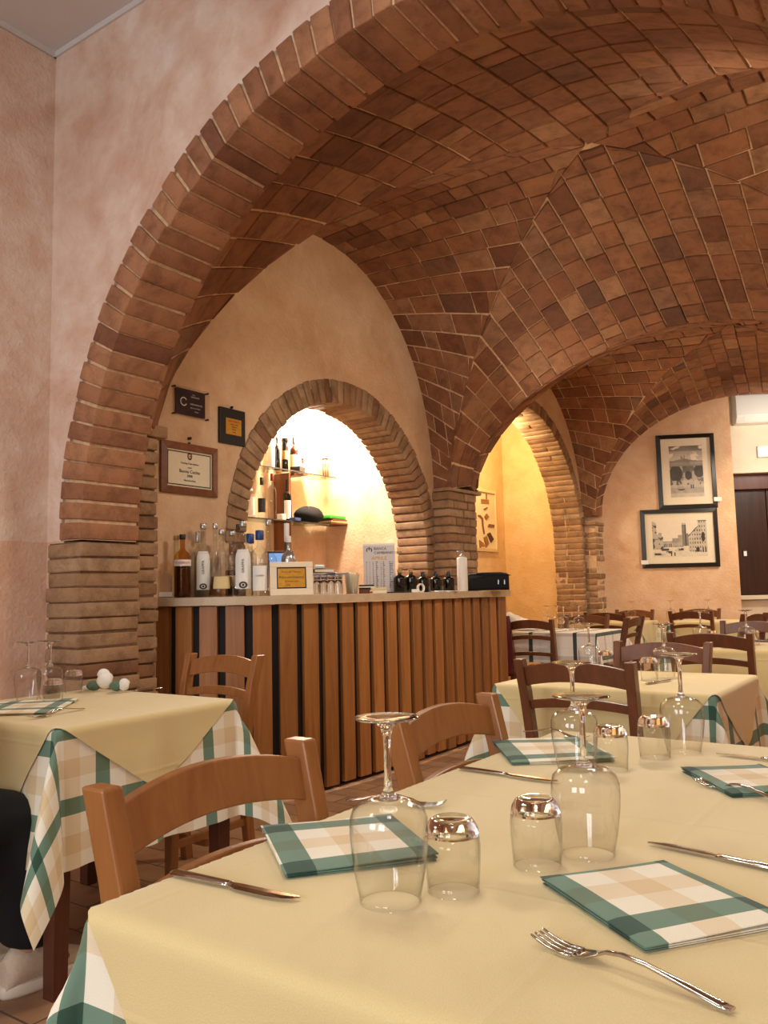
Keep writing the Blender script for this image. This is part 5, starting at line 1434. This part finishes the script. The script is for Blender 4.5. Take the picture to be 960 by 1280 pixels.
# ------------------------------------------------------------------ LIGHT
w = bpy.data.worlds.new('world'); S.world = w; w.use_nodes = True
bg = w.node_tree.nodes['Background']; bg.inputs[0].default_value = (.75, .85, 1, 1); bg.inputs[1].default_value = 1.2
def light(name, kind, loc, power, col, size=.1, rot=None, target=None, spot=None, blend=.6, sizey=None):
    d = bpy.data.lights.new(name, kind); d.energy = power; d.color = col[:3]
    if kind == 'AREA':
        d.size = size
        if sizey: d.shape = 'RECTANGLE'; d.size_y = sizey
    else: d.shadow_soft_size = size
    if kind == 'SPOT': d.spot_size = math.radians(spot); d.spot_blend = blend
    o = bpy.data.objects.new(name, d); COL.objects.link(o); o.location = loc
    if target is not None: o.rotation_euler = (Vector(target)-Vector(loc)).to_track_quat('-Z', 'Y').to_euler()
    return o
WARM = (1, .82, .61); NEUT = (1, .93, .83); DAY = (.90, .94, 1)
for a in (1.6, 4.2):
    light('window_daylight', 'AREA', W(a, -7.3, 2.0), 118, DAY, 1.7, target=W(a, -3, 1.6), sizey=2.0)
for u, s in ((1.3, -3.4), (3.9, -3.4), (2.6, -1.6)):
    light('room_fill', 'AREA', W(u, s, 3.7), 19, NEUT, .5, target=W(u, s, 0))  # added soft overhead fill for the front room, no fixture there
light('niche_lamp', 'POINT', W(-.80, 2.5, 2.62), 115, (1, .94, .83), .06)
light('alcove_lamp', 'POINT', W(-.75, 5.4, 2.95), 66, (1, .80, .48), .07)
light('capital_spot', 'SPOT', W(.50, 3.45, 2.30), 60, WARM, .10, target=W(3.4, 1.8, 3.5), spot=115, blend=.9)
light('capital_spot', 'SPOT', W(.40, 6.3, 2.2), 40, WARM, .10, target=W(2.8, 5.2, 3.7), spot=115, blend=.9)
light('vault_fill', 'SPOT', W(1.3, .3, 2.3), 170, (1, .86, .70), .12, target=W(3.9, 1.6, 3.4), spot=55, blend=.8)  # added beam brightening the right-hand web, source made up
light('vault_fill', 'SPOT', W(2.2, .1, 2.2), 55, WARM, .12, target=W(1.7, 2.7, 3.3), spot=95, blend=.9)  # added fill aimed up at the far web of the bar vault
for u, s, z, e in ((3.6, 1.5, 2.3, 1.5), (3.5, 5.5, 2.2, 8)):
    light('upward_fill', 'AREA', W(u, s, z), e, WARM, .25, target=W(u-.7, s, z+2))  # added upward fill on the right side, no lamp known there
for u, s, e in ((2.3, .9, 38), (2.2, 4.4, 38), (2.2, 6.8, 36)):
    light('downward_fill', 'AREA', W(u, s, 2.75), e, (1, .87, .70), .35, target=W(u, s, 0))  # added fill for bar and tables, nothing hangs from the vault
light('lunette_fill', 'SPOT', W(3.3, -.1, 1.95), 125, (1, .88, .70), .12, target=W(-.15, 1.6, 2.75), spot=44, blend=.9)  # added narrow fill that lifts the lunette plaster, no real source
light('end_wall_fill', 'SPOT', W(2.6, 3.6, 2.1), 45, (1, .88, .70), .12, target=Wl(E(.9, 1.9)), spot=48, blend=.9)  # added fill on the end wall, without a fixture
light('passage_fill', 'AREA', Wl(E(2.4, 2.95, .5)), 16, NEUT, .3, target=Wl(E(2.2, 2.6, PO)))  # added light to brighten the passage wall and air conditioner
S.view_settings.view_transform = 'Standard'; S.view_settings.look = 'None'
S.view_settings.gamma = 1; S.view_settings.exposure = 0; S.view_settings.use_curve_mapping = False
